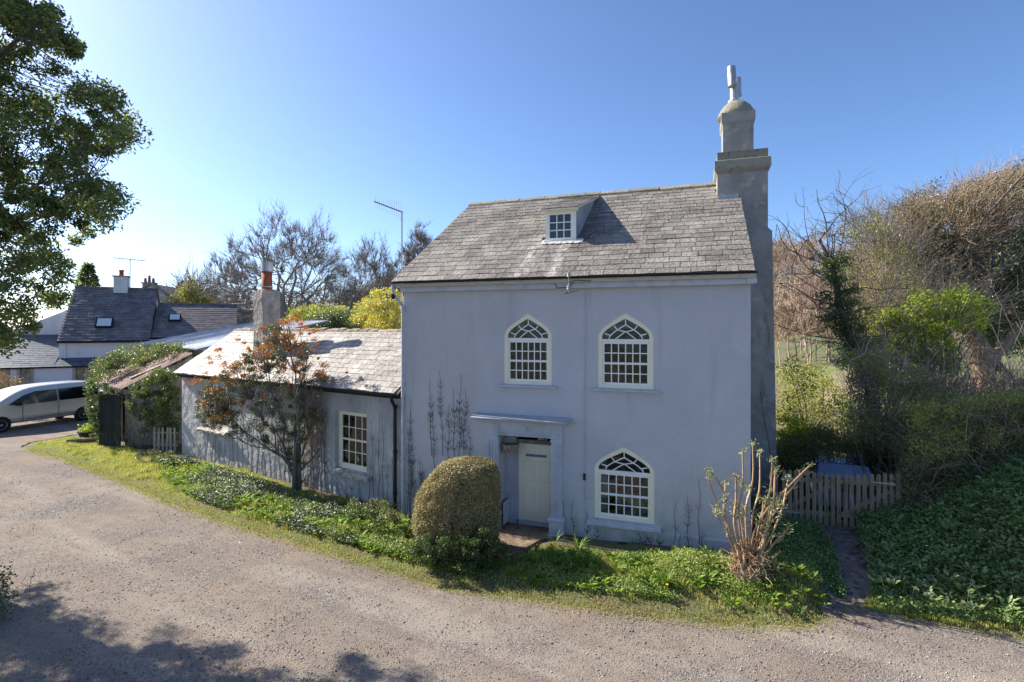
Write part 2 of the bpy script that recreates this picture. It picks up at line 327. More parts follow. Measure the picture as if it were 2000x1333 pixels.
M['wood_pale'] = pm("pale_wood", (.38, .33, .26), [((.30, .27, .2), 6, .45, .7, (3, 3, .4))], rough=.85, isl=.15)
M['strap'] = pm("hinge_steel", (.45, .46, .46), [((.3, .28, .25), 12, .5, .7)], rough=.4, metal=.4)
M['bark'] = pm("grey_bark", (.115, .10, .088), [((.19, .17, .145), 4, .45, .7)], rough=.95, bump=((25, .5),))
M['bark_far'] = pm("far_bark", (.25, .215, .185), rough=1)  # paler grey paints distance haze into the bark
M['bark_pale'] = pm("pale_twigs", (.28, .24, .185), [((.17, .135, .10), 3, .45, .7)], rough=.95)
M['twig_brown'] = pm("brown_twigs", (.34, .235, .175), [((.46, .36, .27), 1.2, .4, .65)], rough=1, isl=.3)
M['twig_dark'] = pm("dark_twigs", (.15, .115, .08), [((.30, .23, .155), 2.2, .45, .7)], rough=1, isl=.4)
M['stem_tan'] = pm("cut_stem_bark", (.42, .27, .15), [((.52, .38, .24), 9, .45, .7, (1, 1, .3)), ((.25, .15, .09), 14, .58, .75, (1, 1, .2), .8)], rough=.8, bump=((30, .4),))
M['climber'] = pm("dead_climber", (.10, .075, .07), rough=1)
M['oakleaf'] = leafm("evergreen_oak_leaf", [(.035, .055, .03), (.08, .115, .045), (.17, .20, .06), (.32, .31, .09)], trans=.45, tcol=2.0)
M['ivy'] = leafm("ivy_leaf", [(.035, .06, .025), (.08, .12, .035), (.16, .20, .06)], rough=.35, spec=.5)
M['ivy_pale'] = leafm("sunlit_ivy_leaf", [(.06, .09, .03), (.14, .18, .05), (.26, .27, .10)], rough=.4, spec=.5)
M['clip'] = leafm("clipped_bush_leaf", [(.14, .11, .05), (.28, .22, .10), (.42, .34, .17), (.24, .24, .08), (.46, .33, .20)], trans=.25)
M['berry'] = leafm("orange_berries", [(.42, .13, .02), (.66, .26, .04), (.72, .38, .08)], trans=.1, rough=.4)
M['shrubleaf'] = leafm("firethorn_leaf", [(.05, .065, .03), (.12, .13, .06), (.26, .24, .15)], trans=.25, rough=.35, spec=.5)
M['hedge'] = leafm("shaded_hedge_leaf", [(.05, .075, .03), (.11, .14, .05), (.20, .22, .08), (.32, .27, .14)], rough=.4, spec=.4)
M['holly'] = leafm("holly_leaf", [(.025, .045, .022), (.06, .10, .04), (.12, .16, .07), (.20, .16, .09)], rough=.25, spec=.6)
M['lime'] = leafm("bright_green_leaf", [(.22, .30, .04), (.36, .44, .06), (.50, .54, .10)], trans=.45)
M['lush'] = leafm("lush_green_leaf", [(.09, .15, .03), (.18, .28, .045), (.28, .38, .07)], trans=.4)
M['yellow'] = leafm("yellow_bush_leaf", [(.38, .34, .06), (.55, .50, .12), (.68, .62, .22)], trans=.35)
M['olive'] = leafm("olive_leaf", [(.16, .18, .045), (.32, .34, .08), (.50, .46, .16)], trans=.35)
M['russet'] = leafm("russet_leaf", [(.10, .10, .05), (.22, .17, .09), (.34, .17, .10)], trans=.25)
M['canopy'] = leafm("brown_green_canopy", [(.09, .10, .04), (.20, .18, .09), (.30, .22, .14), (.36, .30, .16)], trans=.3)
M['grass'] = leafm("grass_blade", [(.19, .225, .04), (.31, .345, .07), (.43, .42, .13), (.48, .39, .20)], trans=.4, rough=.5)
M['cover'] = leafm("ground_cover_leaf", [(.08, .14, .025), (.19, .27, .05), (.34, .41, .11), (.48, .48, .22)], trans=.35, rough=.4)
M['bank'] = leafm("bank_leaf", [(.07, .12, .035), (.13, .22, .06), (.21, .31, .10), (.30, .36, .15)], trans=.3, rough=.35)
M['litter'] = leafm("dead_leaf", [(.16, .10, .05), (.28, .19, .10), (.36, .28, .17)], trans=.1, rough=.8)
M['daisy'] = pm("white_petal", (.75, .75, .7)); M['dandelion'] = pm("yellow_petal", (.75, .42, .02))

# ---------------------------------------------------------------- terrain
EDGE_PX = [(2060, 1262), (1900, 1232), (1800, 1214), (1700, 1186), (1648, 1196), (1560, 1226), (1400, 1219), (1200, 1198), (1000, 1168), (850, 1144), (700, 1096), (600, 1068), (500, 1038), (420, 1014), (330, 983), (270, 956), (200, 925), (120, 896), (40, 874), (60, 864), (130, 853), (205, 838)]
EDGE = [tuple(ground_at(*p)[:2]) for p in EDGE_PX]
EDGE = [(22, 5.6), (14, 6.6)] + EDGE + [(-17.2, 27.5), (-14, 40), (-14, 47)]
def resample(L, step, jit, rng):
    o = []
    for (x1, y1), (x2, y2) in zip(L[:-1], L[1:]):
        n = max(1, int(math.hypot(x2 - x1, y2 - y1) / step))
        for i in range(n): t = i / n; o.append((x1 + (x2 - x1) * t + rng.normal() * jit, y1 + (y2 - y1) * t + rng.normal() * jit))
    return o + [L[-1]]
EDGE_F = resample(EDGE, .16, .03, np.random.default_rng(5))
LANE_POLY = EDGE + [(-60, 47), (-60, -30), (22, -30)]
CARP = (9.0, 14.8, 0.0)
PA = np.array([5.55, 8.55]); PB = np.array([7.0, 11.7]); PD = (PB - PA) / np.linalg.norm(PB - PA); PR = np.array([PD[1], -PD[0]])
def height(x, y):
    x = np.asarray(x, float); y = np.asarray(y, float)
    near = (y < 60) & (x > -40) & (x < 30)
    d = np.where(near, dist_line(x, y, EDGE), 9.0); lane = in_poly(x, y, LANE_POLY)
    d = np.where(lane, 0, d)
    h = .10 * sm(0, .8, d) + .05 * vnoise(x, y, 2.2, 3) * sm(.1, .8, d)
    # raised planting right of the door step and round the pollard
    h = h + .22 * np.exp(-((x - 3.6) ** 2 / 2.2 + (y - 9.75) ** 2 / .35)) * sm(0, .5, d)
    h = h + .24 * np.exp(-((x - 4.75) ** 2 / .35 + (y - 9.15) ** 2 / .2)) * sm(0, .4, d)
    c0 = HM.w(3.06, .4, 0); c1 = HM.w(2.8, -1.4, 0); dd = dist_line(x, y, [tuple(c0[:2]), tuple(c1[:2])])
    h = h * (1 - .93 * sm(.95, .55, dd))
    u = (x - PA[0]) * PR[0] + (y - PA[1]) * PR[1]; w = (x - PA[0]) * PD[0] + (y - PA[1]) * PD[1]
    right = sm(4.6, 5.6, x)
    h = h * (1 - right * sm(-.7, -.3, u) * sm(.7, .3, u) * sm(12.5, 11.5, y))
    h = h + right * .28 * sm(0, 3.3, w)
    h = h + 1.35 * sm(.35, 3.4, u) * sm(0, 2.6, d) * sm(5, 6.5, x) * sm(40, 25, y)
    rise = sm(4, 9, x) * .07 * np.clip(y - 13, 0, 60)
    h = h + rise + 12 * sm(45, 130, y) * sm(-55, 25, x)
    kc = sm(3.4, 2.2, np.hypot(x - CARP[0], y - CARP[1])); h = h * (1 - kc) - .36 * kc
    return np.where(lane, 0, h)
def grid_axis(a, b, fine, lo, hi):
    c = list(np.arange(a, b + 1e-6, fine)); s = fine; v = a; L = []
    while v > lo: s *= 1.25; v -= s; L.append(v)
    s = fine; v = b; R = []
    while v < hi: s *= 1.25; v += s; R.append(v)
    return np.array(L[::-1] + c + R)
gx = grid_axis(-20, 13, .13, -900, 900); gy = grid_axis(6, 22, .13, -60, 1500)
X, Y = np.meshgrid(gx, gy); Zh = height(X, Y); lane_m = in_poly(X, Y, LANE_POLY)
Zh = np.where(lane_m, -.06, Zh - .012)
V = np.stack([X, Y, Zh], -1).reshape(-1, 3); nx = len(gx); ny = len(gy)
i = (np.arange(ny - 1)[:, None] * nx + np.arange(nx - 1)[None]).reshape(-1, 1)
def soil_mat():
    m, nt, N, L, P = nodes("soil_and_turf"); tc = N.new("ShaderNodeTexCoord").outputs["Object"]
    near = mixc(N, L, noise_fac(N, L, tc, 1.1, 6, .42, .62), (.10, .085, .045), (.10, .13, .035))
    near = mixc(N, L, noise_fac(N, L, tc, 22, 4, .5, .7), near, (.16, .13, .075))
    far = mixc(N, L, noise_fac(N, L, tc, .12, 6, .4, .6), (.12, .155, .05), (.18, .145, .09))
    sx = N.new("ShaderNodeSeparateXYZ"); L.new(tc, sx.inputs[0]); r = N.new("ShaderNodeMapRange"); r.inputs[1].default_value = 15; r.inputs[2].default_value = 24; L.new(sx.outputs[1], r.inputs[0])
    L.new(mixc(N, L, r.outputs[0], near, far), P.inputs["Base Color"]); P.inputs["Roughness"].default_value = 1
    n = N.new("ShaderNodeTexNoise"); n.inputs["Scale"].default_value = 25; n.inputs["Detail"].default_value = 6; L.new(tc, n.inputs[0]); bp = N.new("ShaderNodeBump"); bp.inputs["Strength"].default_value = .8; bp.inputs["Distance"].default_value = .04; L.new(n.outputs[0], bp.inputs["Height"]); L.new(bp.outputs[0], P.inputs["Normal"])
    return m
tagp(np_mesh("ground", V, [i + np.array([[0, 1, nx + 1, nx]])], soil_mat(), org=(0, 0, 0), smooth=True), kind="structure")
def gravel_mat():
    m, nt, N, L, P = nodes("lane_gravel"); tc = N.new("ShaderNodeTexCoord").outputs["Object"]
    base = mixc(N, L, noise_fac(N, L, tc, .55, 7, .38, .62, None, ), (.185, .148, .120), (.245, .205, .170))
    base = mixc(N, L, noise_fac(N, L, tc, .33, 5, .56, .68), base, (.25, .165, .115))
    base = mixc(N, L, noise_fac(N, L, tc, 1.9, 6, .50, .66, (1, 1.8, 1)), base, (.165, .135, .112))
    mp = N.new("ShaderNodeMapping"); mp.inputs["Rotation"].default_value = (0, 0, .52); L.new(tc, mp.inputs[0])
    base = mixc(N, L, noise_fac(N, L, mp.outputs[0], .8, 4, .50, .62, (.12, 1.3, 1)), base, (.285, .248, .208))
    base = mixc(N, L, noise_fac(N, L, mp.outputs[0], 1.0, 5, .56, .66, (.2, 1.1, 1)), base, (.155, .125, .105))
    grey = noise_fac(N, L, tc, .38, 7, .49, .66, (1, 1.6, 1))
    vo = N.new("ShaderNodeTexVoronoi"); vo.inputs["Scale"].default_value = 42; L.new(tc, vo.inputs[0])
    v2 = N.new("ShaderNodeTexVoronoi"); v2.inputs["Scale"].default_value = 85; L.new(tc, v2.inputs[0])
    cr = N.new("ShaderNodeValToRGB"); e = cr.color_ramp.elements; e[0].color = (.07, .062, .058, 1); e[1].color = (.34, .315, .285, 1); e.new(.6).color = (.15, .132, .122, 1)
    hs = N.new("ShaderNodeSeparateColor"); L.new(vo.outputs["Color"], hs.inputs[0]); L.new(hs.outputs[0], cr.inputs[0])
    c3 = N.new("ShaderNodeValToRGB"); e = c3.color_ramp.elements; e[0].color = (.13, .10, .08, 1); e[1].color = (.35, .30, .25, 1); h2 = N.new("ShaderNodeSeparateColor"); L.new(v2.outputs["Color"], h2.inputs[0]); L.new(h2.outputs[0], c3.inputs[0])
    base = mixc(N, L, .38, base, c3.outputs[0])
    g = N.new("ShaderNodeMath"); g.operation = 'MULTIPLY'; g.inputs[1].default_value = .85; L.new(grey, g.inputs[0])
    col = mixc(N, L, g.outputs[0], base, cr.outputs[0])
    L.new(col, P.inputs["Base Color"]); P.inputs["Roughness"].default_value = .95; P.inputs["Specular IOR Level"].default_value = .15
    b1 = N.new("ShaderNodeBump"); b1.inputs["Strength"].default_value = .55; b1.inputs["Distance"].default_value = .012; b1.invert = True; L.new(vo.outputs["Distance"], b1.inputs["Height"])
    b2 = N.new("ShaderNodeBump"); b2.inputs["Strength"].default_value = .5; b2.inputs["Distance"].default_value = .006; b2.invert = True; L.new(v2.outputs["Distance"], b2.inputs["Height"]); L.new(b1.outputs[0], b2.inputs["Normal"])
    n = N.new("ShaderNodeTexNoise"); n.inputs["Scale"].default_value = 1.4; n.inputs["Detail"].default_value = 6; L.new(tc, n.inputs[0]); b3 = N.new("ShaderNodeBump"); b3.inputs["Strength"].default_value = .5; b3.inputs["Distance"].default_value = .1; L.new(n.outputs[0], b3.inputs["Height"]); L.new(b2.outputs[0], b3.inputs["Normal"]); L.new(b3.outputs[0], P.inputs["Normal"])
    return m
lp = EDGE_F + [(-60, 47), (-60, -30), (22, -30)]
tri = tessellate_polygon([[Vector((x, y, 0)) for x, y in lp]])
tagp(np_mesh("gravel_lane", np.array([(x, y, .004) for x, y in lp]), [np.array([t[::-1] for t in tri])], gravel_mat(), org=(0, 0, 0)), kind="structure")
_m = bpy.data.objects["gravel_lane"].data
if _m.polygons[0].normal.z < 0: _m.flip_normals()
# foot path up to the gate
pp = []
for k in range(26):
    t = k / 25; c = PA - PD * .25 + PD * t * 3.6; wd = .50 + .12 * math.sin(k * 1.3) - .1 * t
    pp.append([(c + PR * wd * q) for q in (-1, -.4, .2, .8)])
PV = np.array([(p[0], p[1], float(height(p[0], p[1])) + .012) for row in pp for p in row]).reshape(-1, 3)
PV[:4, 2] = .010
ii = (np.arange(25)[:, None] * 4 + np.arange(3)[None]).reshape(-1, 1)
M['path'] = pm("path_soil", (.17, .135, .115), [((.27, .21, .17), 3, .45, .65), ((.05, .04, .04), 9, .5, .7)], rough=1, bump=((12, .8), (40, .5)))
tagp(np_mesh("path", PV, [ii + np.array([[0, 1, 5, 4]])], M['path'], org=(0, 0, 0), smooth=True), kind="structure")
# loose stones on the lane
rng = np.random.default_rng(11)
def stones(name, n, xlo, xhi, ylo, yhi, size, mat, seed):
    r = np.random.default_rng(seed); y = ylo + (yhi - ylo) * r.uniform(0, 1, n * 3) ** 1.6; x = r.uniform(-1, 1, n * 3) * y * .98
    dens = vnoise(x, y, .9, 21) + .4 * vnoise(x, y, 3.1, 22); keep = in_poly(x, y, LANE_POLY) & (r.uniform(-1.1, .9, n * 3) < dens) & (x > xlo) & (x < xhi); x = x[keep][:n]; y = y[keep][:n]; n = len(x)
    s = size * r.uniform(.5, 1.0, n) ** 1.0 * np.where(r.uniform(0, 1, n) < .04, 2.0, 1)
    O = np.array([(1, 0, 0), (0, 1, 0), (-1, 0, 0), (0, -1, 0), (0, 0, .6), (0, 0, -.4)], float)
    V = O[None] * s[:, None, None] * r.uniform(.6, 1.3, (n, 6, 1)); a = r.uniform(0, 6.28, n); c, q = np.cos(a)[:, None], np.sin(a)[:, None]
    V = np.stack([V[..., 0] * c - V[..., 1] * q * .8, V[..., 0] * q + V[..., 1] * c * .8, V[..., 2]], -1) + np.stack([x, y, s * .2 + .004], -1)[:, None]
    f = np.array([(0, 1, 4), (1, 2, 4), (2, 3, 4), (3, 0, 4), (1, 0, 5), (2, 1, 5), (3, 2, 5), (0, 3, 5)])
    return np_mesh(name, V.reshape(-1, 3), [(np.arange(n)[:, None, None] * 6 + f[None]).reshape(-1, 3)], mat, org=(0, 0, 0))
M['pebble'] = pm("pebble", (.24, .205, .18), [((.34, .31, .28), .8, .45, .6), ((.14, .125, .125), 1.5, .5, .65)], rough=.9, isl=.45)
tagp(stones("loose_gravel", 42000, -22, 16, 6.6, 20, .013, M['pebble'], 7), "loose grey and pink stones strewn over the lane", "gravel", kind="stuff")

# ---------------------------------------------------------------- main house
def slates(F, a0, a1, b0, z0, b1, z1, course, width, thick, seed, mask=None, edge_jit=.012, clip=None):
    """one roof slope of separate lapped slates; (b, z) runs from the eaves (b0, z0) to the ridge (b1, z1)"""
    r = np.random.default_rng(seed); mb = MB(F); Ls = math.hypot(b1 - b0, z1 - z0); ub = (b1 - b0) / Ls; uz = (z1 - z0) / Ls; nb, nz = -uz, ub
    n = int(Ls / course) + 1; c = Ls / n
    for k in range(n):
        a = a0 - r.uniform(0, width); s0 = k * c
        while a < a1:
            w = width * r.uniform(.75, 1.3); x0 = max(a + .006, a0 + r.uniform(0, edge_jit)); x1 = min(a + w - .006, a1 - r.uniform(0, edge_jit)); a += w
            if x1 - x0 < .03: continue
            t0 = s0 + r.normal() * .007; t1 = min(s0 + c * 1.35, Ls)
            if mask and mask((x0 + x1) / 2, (s0 + c / 2)): continue
            h0 = thick * 1.9 + abs(r.normal()) * .004; h1 = .003; sk = r.normal() * .005
            def p(x, t, h): return (x, b0 + ub * t + nb * h, z0 + uz * t + nz * h)
            mb.hexa([p(x0, t0 + sk, h0 - thick), p(x1, t0 - sk, h0 - thick), p(x1, t1, h1 - .003), p(x0, t1, h1 - .003), p(x0, t0 + sk, h0), p(x1, t0 - sk, h0), p(x1, t1, h1 + thick * .4), p(x0, t1, h1 + thick * .4)])
    return mb
def deck(F, a0, a1, b0, z0, b1, z1, t=.05):
    return MB(F).hexa([(a0, b0, z0 - t), (a1, b0, z0 - t), (a1, b1, z1 - t), (a0, b1, z1 - t), (a0, b0, z0), (a1, b0, z0), (a1, b1, z1), (a0, b1, z1)])
def arch(cx, z0, zs, za, hw, n=10):
    """pointed window outline, counter-clockwise from the bottom left"""
    r = za - zs; q = []
    for i in range(n + 1):
        t = i / n; x = (1 - t) ** 3 + 3 * (1 - t) ** 2 * t * .97 + 3 * (1 - t) * t * t * .42; y = 3 * (1 - t) ** 2 * t * .36 + 3 * (1 - t) * t * t * .69 + t ** 3
        q.append((x * hw, zs + y * r))
    return [(cx - hw, z0), (cx + hw, z0)] + [(cx + x, z) for x, z in q] + [(cx - x, z) for x, z in q[-2::-1]]
def wall_sheet(F, outer, holes, depth, b=0.0):
    mb = MB(F); polys = [[Vector((p[0], p[1], 0)) for p in L] for L in [outer] + [h for h, _ in holes]]
    flat = [p for L in [outer] + [h for h, _ in holes] for p in L]
    mb.add([(p[0], b, p[1]) for p in flat], [])
    for t in tessellate_polygon(polys):
        A, B, Cc = (flat[j] for j in t); ar = (B[0] - A[0]) * (Cc[1] - A[1]) - (Cc[0] - A[0]) * (B[1] - A[1])
        mb.f.append(list(t) if ar > 0 else list(t)[::-1])
    for h, dp in holes:
        n = len(h); mb.add([(p[0], b, p[1]) for p in h] + [(p[0], b + dp, p[1]) for p in h], [(i, n + i, n + (i + 1) % n, (i + 1) % n) for i in range(n)])
    return mb
house = thing("cottage", HM.w(3.8, 2, 0), "two storey pale blue rendered cottage with slate roof and three pointed arch windows", "house")
EAVE_B, EAVE_Z, RID_B, RID_Z = -.25, 5.675, 4.49, 8.535; HL = 7.68; HD = 9.1
WIN = [dict(cx=3.125, z0=3.31, zs=4.40, za=4.89, hw=.555, tr=4.34), dict(cx=5.27, z0=3.30, zs=4.39, za=4.88, hw=.575, tr=4.33), dict(cx=5.24, z0=.52, zs=1.60, za=2.08, hw=.62, tr=1.55)]
door_hole = [(2.45, -.3), (3.68, -.3), (3.68, 2.15), (2.45, 2.15)]
holes = [(arch(w['cx'], w['z0'], w['zs'], w['za'], w['hw']), .16) for w in WIN]
door_open = [(2.45, -.4), (3.68, -.4), (3.68, 2.15), (2.45, 2.15)]
outer = [(0, -.4), (2.45, -.4), (2.45, 2.15), (3.68, 2.15), (3.68, -.4), (HL, -.4), (HL, 5.60), (0, 5.60)]
wall = wall_sheet(HM, outer, holes, .16)
wall.add([(2.45, 0, -.4), (2.45, .62, -.4), (2.45, .62, 2.15), (2.45, 0, 2.15), (3.68, 0, -.4), (3.68, .62, -.4), (3.68, .62, 2.15), (3.68, 0, 2.15)], [(0, 3, 2, 1), (4, 5, 6, 7), (3, 7, 6, 2)])
rz = lambda b: EAVE_Z + (RID_Z - EAVE_Z) * (b - EAVE_B) / (RID_B - EAVE_B)
for a, fl in ((0, 0), (HL, 1)):
    f = [(0, 1, 2, 3, 4)] if fl else [(4, 3, 2, 1, 0)]
    wall.add([(a, 0, -.4), (a, HD, -.4), (a, HD, 5.5), (a, RID_B, RID_Z - .08), (a, 0, 5.60)], f)
wall.add([(0, HD, -.4), (HL, HD, -.4), (HL, HD, 5.5), (0, HD, 5.5)], [(0, 3, 2, 1)])
wall.build("wall", M['paint'], house)
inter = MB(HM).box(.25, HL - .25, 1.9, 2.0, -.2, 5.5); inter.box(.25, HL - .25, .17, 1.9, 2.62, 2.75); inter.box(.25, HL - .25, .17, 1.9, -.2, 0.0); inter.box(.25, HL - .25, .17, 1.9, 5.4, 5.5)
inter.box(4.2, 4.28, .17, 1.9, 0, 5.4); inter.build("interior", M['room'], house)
MB(HM).box(.002, 2.08, -.03, -.0015, -.4, .36).build("plinth", M['paint'], house); pl = MB(HM).box(3.95, HL - .002, -.03, -.0015, -.4, .36); pl.hexa([(3.95, -.03, .36), (HL - .002, -.03, .36), (HL - .002, -.0015, .36), (3.95, -.0015, .36), (3.95, -.03, .363), (HL - .002, -.03, .363), (HL - .002, -.0015, .385), (3.95, -.0015, .385)])
pl.build("plinth", M['paint'], house)
# roof
roof = deck(HM, -.18, 7.74, EAVE_B, EAVE_Z - .01, 3.6, rz(3.6) - .01); roof.build("roof_boarding", M['slate_d'], house)
deck(HM, -.18, 7.25, 3.6, rz(3.6) - .01, RID_B, RID_Z - .01).build("roof_boarding", M['slate_d'], house)
def rmask(a, s):
    b = EAVE_B + s * math.cos(math.radians(31.1)); return (a > 7.2 and b > 3.45) or (3.2 < a < 3.8 and 1.45 < b < 3.9)
slates(HM, -.18, 7.74, EAVE_B - .04, EAVE_Z - .02, RID_B, RID_Z, .255, .38, .009, 3, rmask).build("roof", M['slate_h'], house)
slates(HM, -.18, 7.74, HD + .2, 5.62, RID_B, RID_Z, .6, .9, .007, 4).build("roof", M['slate'], house)
rid = MB(HM); r = np.random.default_rng(8); a = -.2
while a < 7.2:
    w = .42; h = r.normal() * .008
    rid.hexa([(a, RID_B - .20, RID_Z - .085 + h), (a + w, RID_B - .20, RID_Z - .085 + h), (a + w, RID_B + .2, RID_Z - .085 + h), (a, RID_B + .2, RID_Z - .085 + h), (a, RID_B - .19, RID_Z - .05 + h), (a + w - .012, RID_B - .19, RID_Z - .05 + h), (a + w - .012, RID_B, RID_Z + .06 + h), (a, RID_B, RID_Z + .06 + h)])
    rid.hexa([(a, RID_B, RID_Z - .1), (a + w, RID_B, RID_Z - .1), (a + w, RID_B + .2, RID_Z - .1), (a, RID_B + .2, RID_Z - .1), (a, RID_B + .001, RID_Z + .06 + h), (a + w - .012, RID_B + .001, RID_Z + .06 + h), (a + w - .012, RID_B + .19, RID_Z - .05 + h), (a, RID_B + .19, RID_Z - .05 + h)]); a += w
rid.build("ridge_tiles", M['mossy'], house)
# eaves
g = MB(HM)
for k in range(8):
    t0 = math.pi * k / 8; t1 = math.pi * (k + 1) / 8
    p = [(-.262 - .034 * math.cos(t), 5.648 - .034 * math.sin(t)) for t in (t0, t1)]; q = [(-.262 - .028 * math.cos(t), 5.648 - .028 * math.sin(t)) for t in (t0, t1)]
    g.hexa([(-.15, p[0][0], p[0][1]), (7.78, p[0][0], p[0][1]), (7.78, p[1][0], p[1][1]), (-.15, p[1][0], p[1][1]), (-.15, q[0][0], q[0][1]), (7.78, q[0][0], q[0][1]), (7.78, q[1][0], q[1][1]), (-.15, q[1][0], q[1][1])])
g.build("gutter", M['black'], house)
M['eave'] = pm("eaves_board", (.46, .43, .34), [((.26, .20, .14), 6, .56, .76, (1, 1, 3))], rough=.7)
MB(HM).box(-.12, 7.76, -.226, 0, 5.535, 5.612).build("eaves_board", M['eave'], house)
fa = MB(HM).box(-.02, 7.74, -.14, -.0015, 5.42, 5.534); fa.box(7.60, 7.78, -.17, -.14, 5.43, 5.534); fa.build("fascia", M['trim'], house)
# windows
def gothic(w, i):
    cx, z0, zs, za, hw, tr = (w[k] for k in ('cx', 'z0', 'zs', 'za', 'hw', 'tr'))
    fr = MB(HM).ring(arch(cx, z0, zs, za, hw), arch(cx, z0 + .06, zs, za - .115, hw - .085), .015, .13)
    o = fr.build("window_frame", M['cream'], house)
    iw = hw - .085; ia = za - .115
    mb = MB(HM); Hh = tr - .05 - (z0 + .06); zm = z0 + .06 + Hh * .5
    mb.box(cx - iw, cx + iw, .035, .09, tr - .05, tr + .0)                       # transom
    mb.box(cx - iw, cx + iw, .05, .10, zm - .025, zm + .02)                      # meeting rail
    for z in (z0 + .06, tr - .10): mb.box(cx - iw, cx + iw, .052, .098, z, z + .05)
    for s in (-1, 1): mb.box(*(sorted((cx + s * iw, cx + s * (iw - .045)))), .051, .099, z0 + .061, tr - .051)
    u0 = cx - iw + .045; u1 = cx + iw - .045
    for k in range(1, 6):
        x = u0 + (u1 - u0) * k / 6; mb.box(x - .011, x + .011, .06, .09, z0 + .10, tr - .06)
    for zz in ((z0 + .11 + zm - .025) / 2, (zm + .02 + tr - .10) / 2): mb.box(u0, u1, .062, .088, zz - .011, zz + .011)
    A = arch(cx, z0, tr, ia - .13, iw - .14, 8)[2:]                              # inner arch bar
    for p, q in zip(A[:-1], A[1:]): mb.bar(p, q, .022, .06, .09)
    top = A[8]; mb.bar((cx, ia), top, .022, .0605, .0895)
    outa = arch(cx, z0, tr, ia, iw, 8)[2:]
    for k in (2, 5):
        for kk in (k, 16 - k): mb.bar(outa[kk], A[kk], .022, .0605, .0895)
    zi = ia - .13
    for s in (-1, 1):
        p0_ = (cx - s * iw * .44, tr); p1_ = (cx - s * iw * .03, tr + (zi - tr) * .50); k_ = A[5 if s > 0 else 11]
        mb.bar(p0_, p1_, .02, .061 + .0004 * s, .089); mb.bar(p1_, k_, .02, .061 + .0004 * s, .089)
    mb.build("glazing_bars", M['white'], o)
    gl = [(p[0], p[1]) for p in arch(cx, z0 + .04, zs, za - .10, hw - .07)]
    MB(HM).prism(gl, .072, .076).build("pane", M['glass_lit'] if i < 2 else M['glass'], o)
    sl = MB(HM); e = .13 if i < 2 else .14
    if i < 2: sl.hexa([(cx - hw - e, -.09, z0 - .06), (cx + hw + e, -.09, z0 - .06), (cx + hw + e, .14, z0 - .06), (cx - hw - e, .14, z0 - .06), (cx - hw - e, -.09, z0 - .025), (cx + hw + e, -.09, z0 - .025), (cx + hw + e, .14, z0), (cx - hw - e, .14, z0)])
    else: sl.hexa([(cx - hw - e, -.13, z0 - .12), (cx + hw + e, -.13, z0 - .12), (cx + hw + e, .14, z0 - .12), (cx - hw - e, .14, z0 - .12), (cx - hw - e, -.13, z0 - .04), (cx + hw + e, -.13, z0 - .04), (cx + hw + e, .14, z0), (cx - hw - e, .14, z0)])
    sl.build("sill", M['trim'], o, bevel=.006)
    def drape(x0, x1, m, bb=.2):
        c = MB(HM); n = max(3, int((x1 - x0) / .035)); xs = [x0 + (x1 - x0) * k / n for k in range(n + 1)]
        c.add([(x, bb + .02 * math.sin(k * 1.9), z) for z in (z0, za) for k, x in enumerate(xs)], [(k, k + 1, n + 2 + k, n + 1 + k) for k in range(n)])
        c.build("curtain", m, o)
    if i == 0: drape(cx + hw - .20, cx + hw, M['curtain'])
    if i == 1: drape(cx - hw, cx - hw + .07, M['curtain'], .3)
    if i == 2: drape(cx - hw + .04, cx - hw + .24, M['net']); drape(cx + hw - .12, cx + hw, M['curtain'], .4)
    if i == 2: MB(HM).box(cx - .25, cx + .5, .45, .75, z0 - .1, z0 + .38).build("table_edge", M['stone'], o)
for i, w in enumerate(WIN): gothic(w, i)
# door surround, door
sr = MB(HM)
for a0, a1, ia in ((2.13, 2.45, 2.47), (3.68, 3.93, 3.66)):
    sr.box(a0, a1, -.05, -.001, .44, 2.08)
    for k in range(3):
        x = a0 + .05 + (a1 - a0 - .1) * (k + .5) / 3; sr.box(x - .022, x + .022, -.066, -.05, .50, 2.02)
    sr.box(a0 - .01, a1 + .01, -.075, -.001, 2.08, 2.135); sr.box(a0, a1, -.055, -.001, 2.135, 2.47); sr.box(a0 + .05, a1 - .05, -.07, -.055, 2.20, 2.42)
    sr.lathe(((a0 + a1) / 2, -.07, 2.31), [(.085, 0), (.085, .008), (.04, .012), (.045, .022), (.0, .025)], 16, axis=-HM.ey)
    sr.box(a0 - .03, a1 + .05, -.13, -.001, -.3, .40); sr.hexa([(a0 - .06, -.17, .40), (a1 + .08, -.17, .40), (a1 + .08, -.001, .40), (a0 - .06, -.001, .40), (a0 - .05, -.16, .44), (a1 + .07, -.16, .44), (a1 + .03, -.001, .47), (a0 - .01, -.001, .47)])
    sr.box(a0 - .05, a1 + .07, -.15, -.13, -.3, .08)
sr.box(2.45, 3.68, -.03, -.001, 2.15, 2.47); sr.box(2.45, 3.68, -.055, -.03, 2.15, 2.19); sr.box(2.45, 3.68, -.05, -.03, 2.40, 2.47); sr.box(2.47, 3.66, -.045, -.03, 2.22, 2.26)
sr.lathe((3.06, -.03, 2.33), [(.07, 0), (.07, .01), (.03, .02), (0, .022)], 14, axis=-HM.ey)
sr.build("door_surround", M['trim'], house, bevel=.004)
hd = MB(HM).hexa([(1.95, -.20, 2.49), (4.06, -.20, 2.49), (4.06, -.001, 2.49), (1.95, -.001, 2.49), (1.93, -.26, 2.545), (4.08, -.26, 2.545), (4.08, -.001, 2.545), (1.93, -.001, 2.545)])
hd.box(2.0, 4.02, -.12, -.001, 2.47, 2.49); hd.build("hood_moulding", M['trim'], house, bevel=.004)
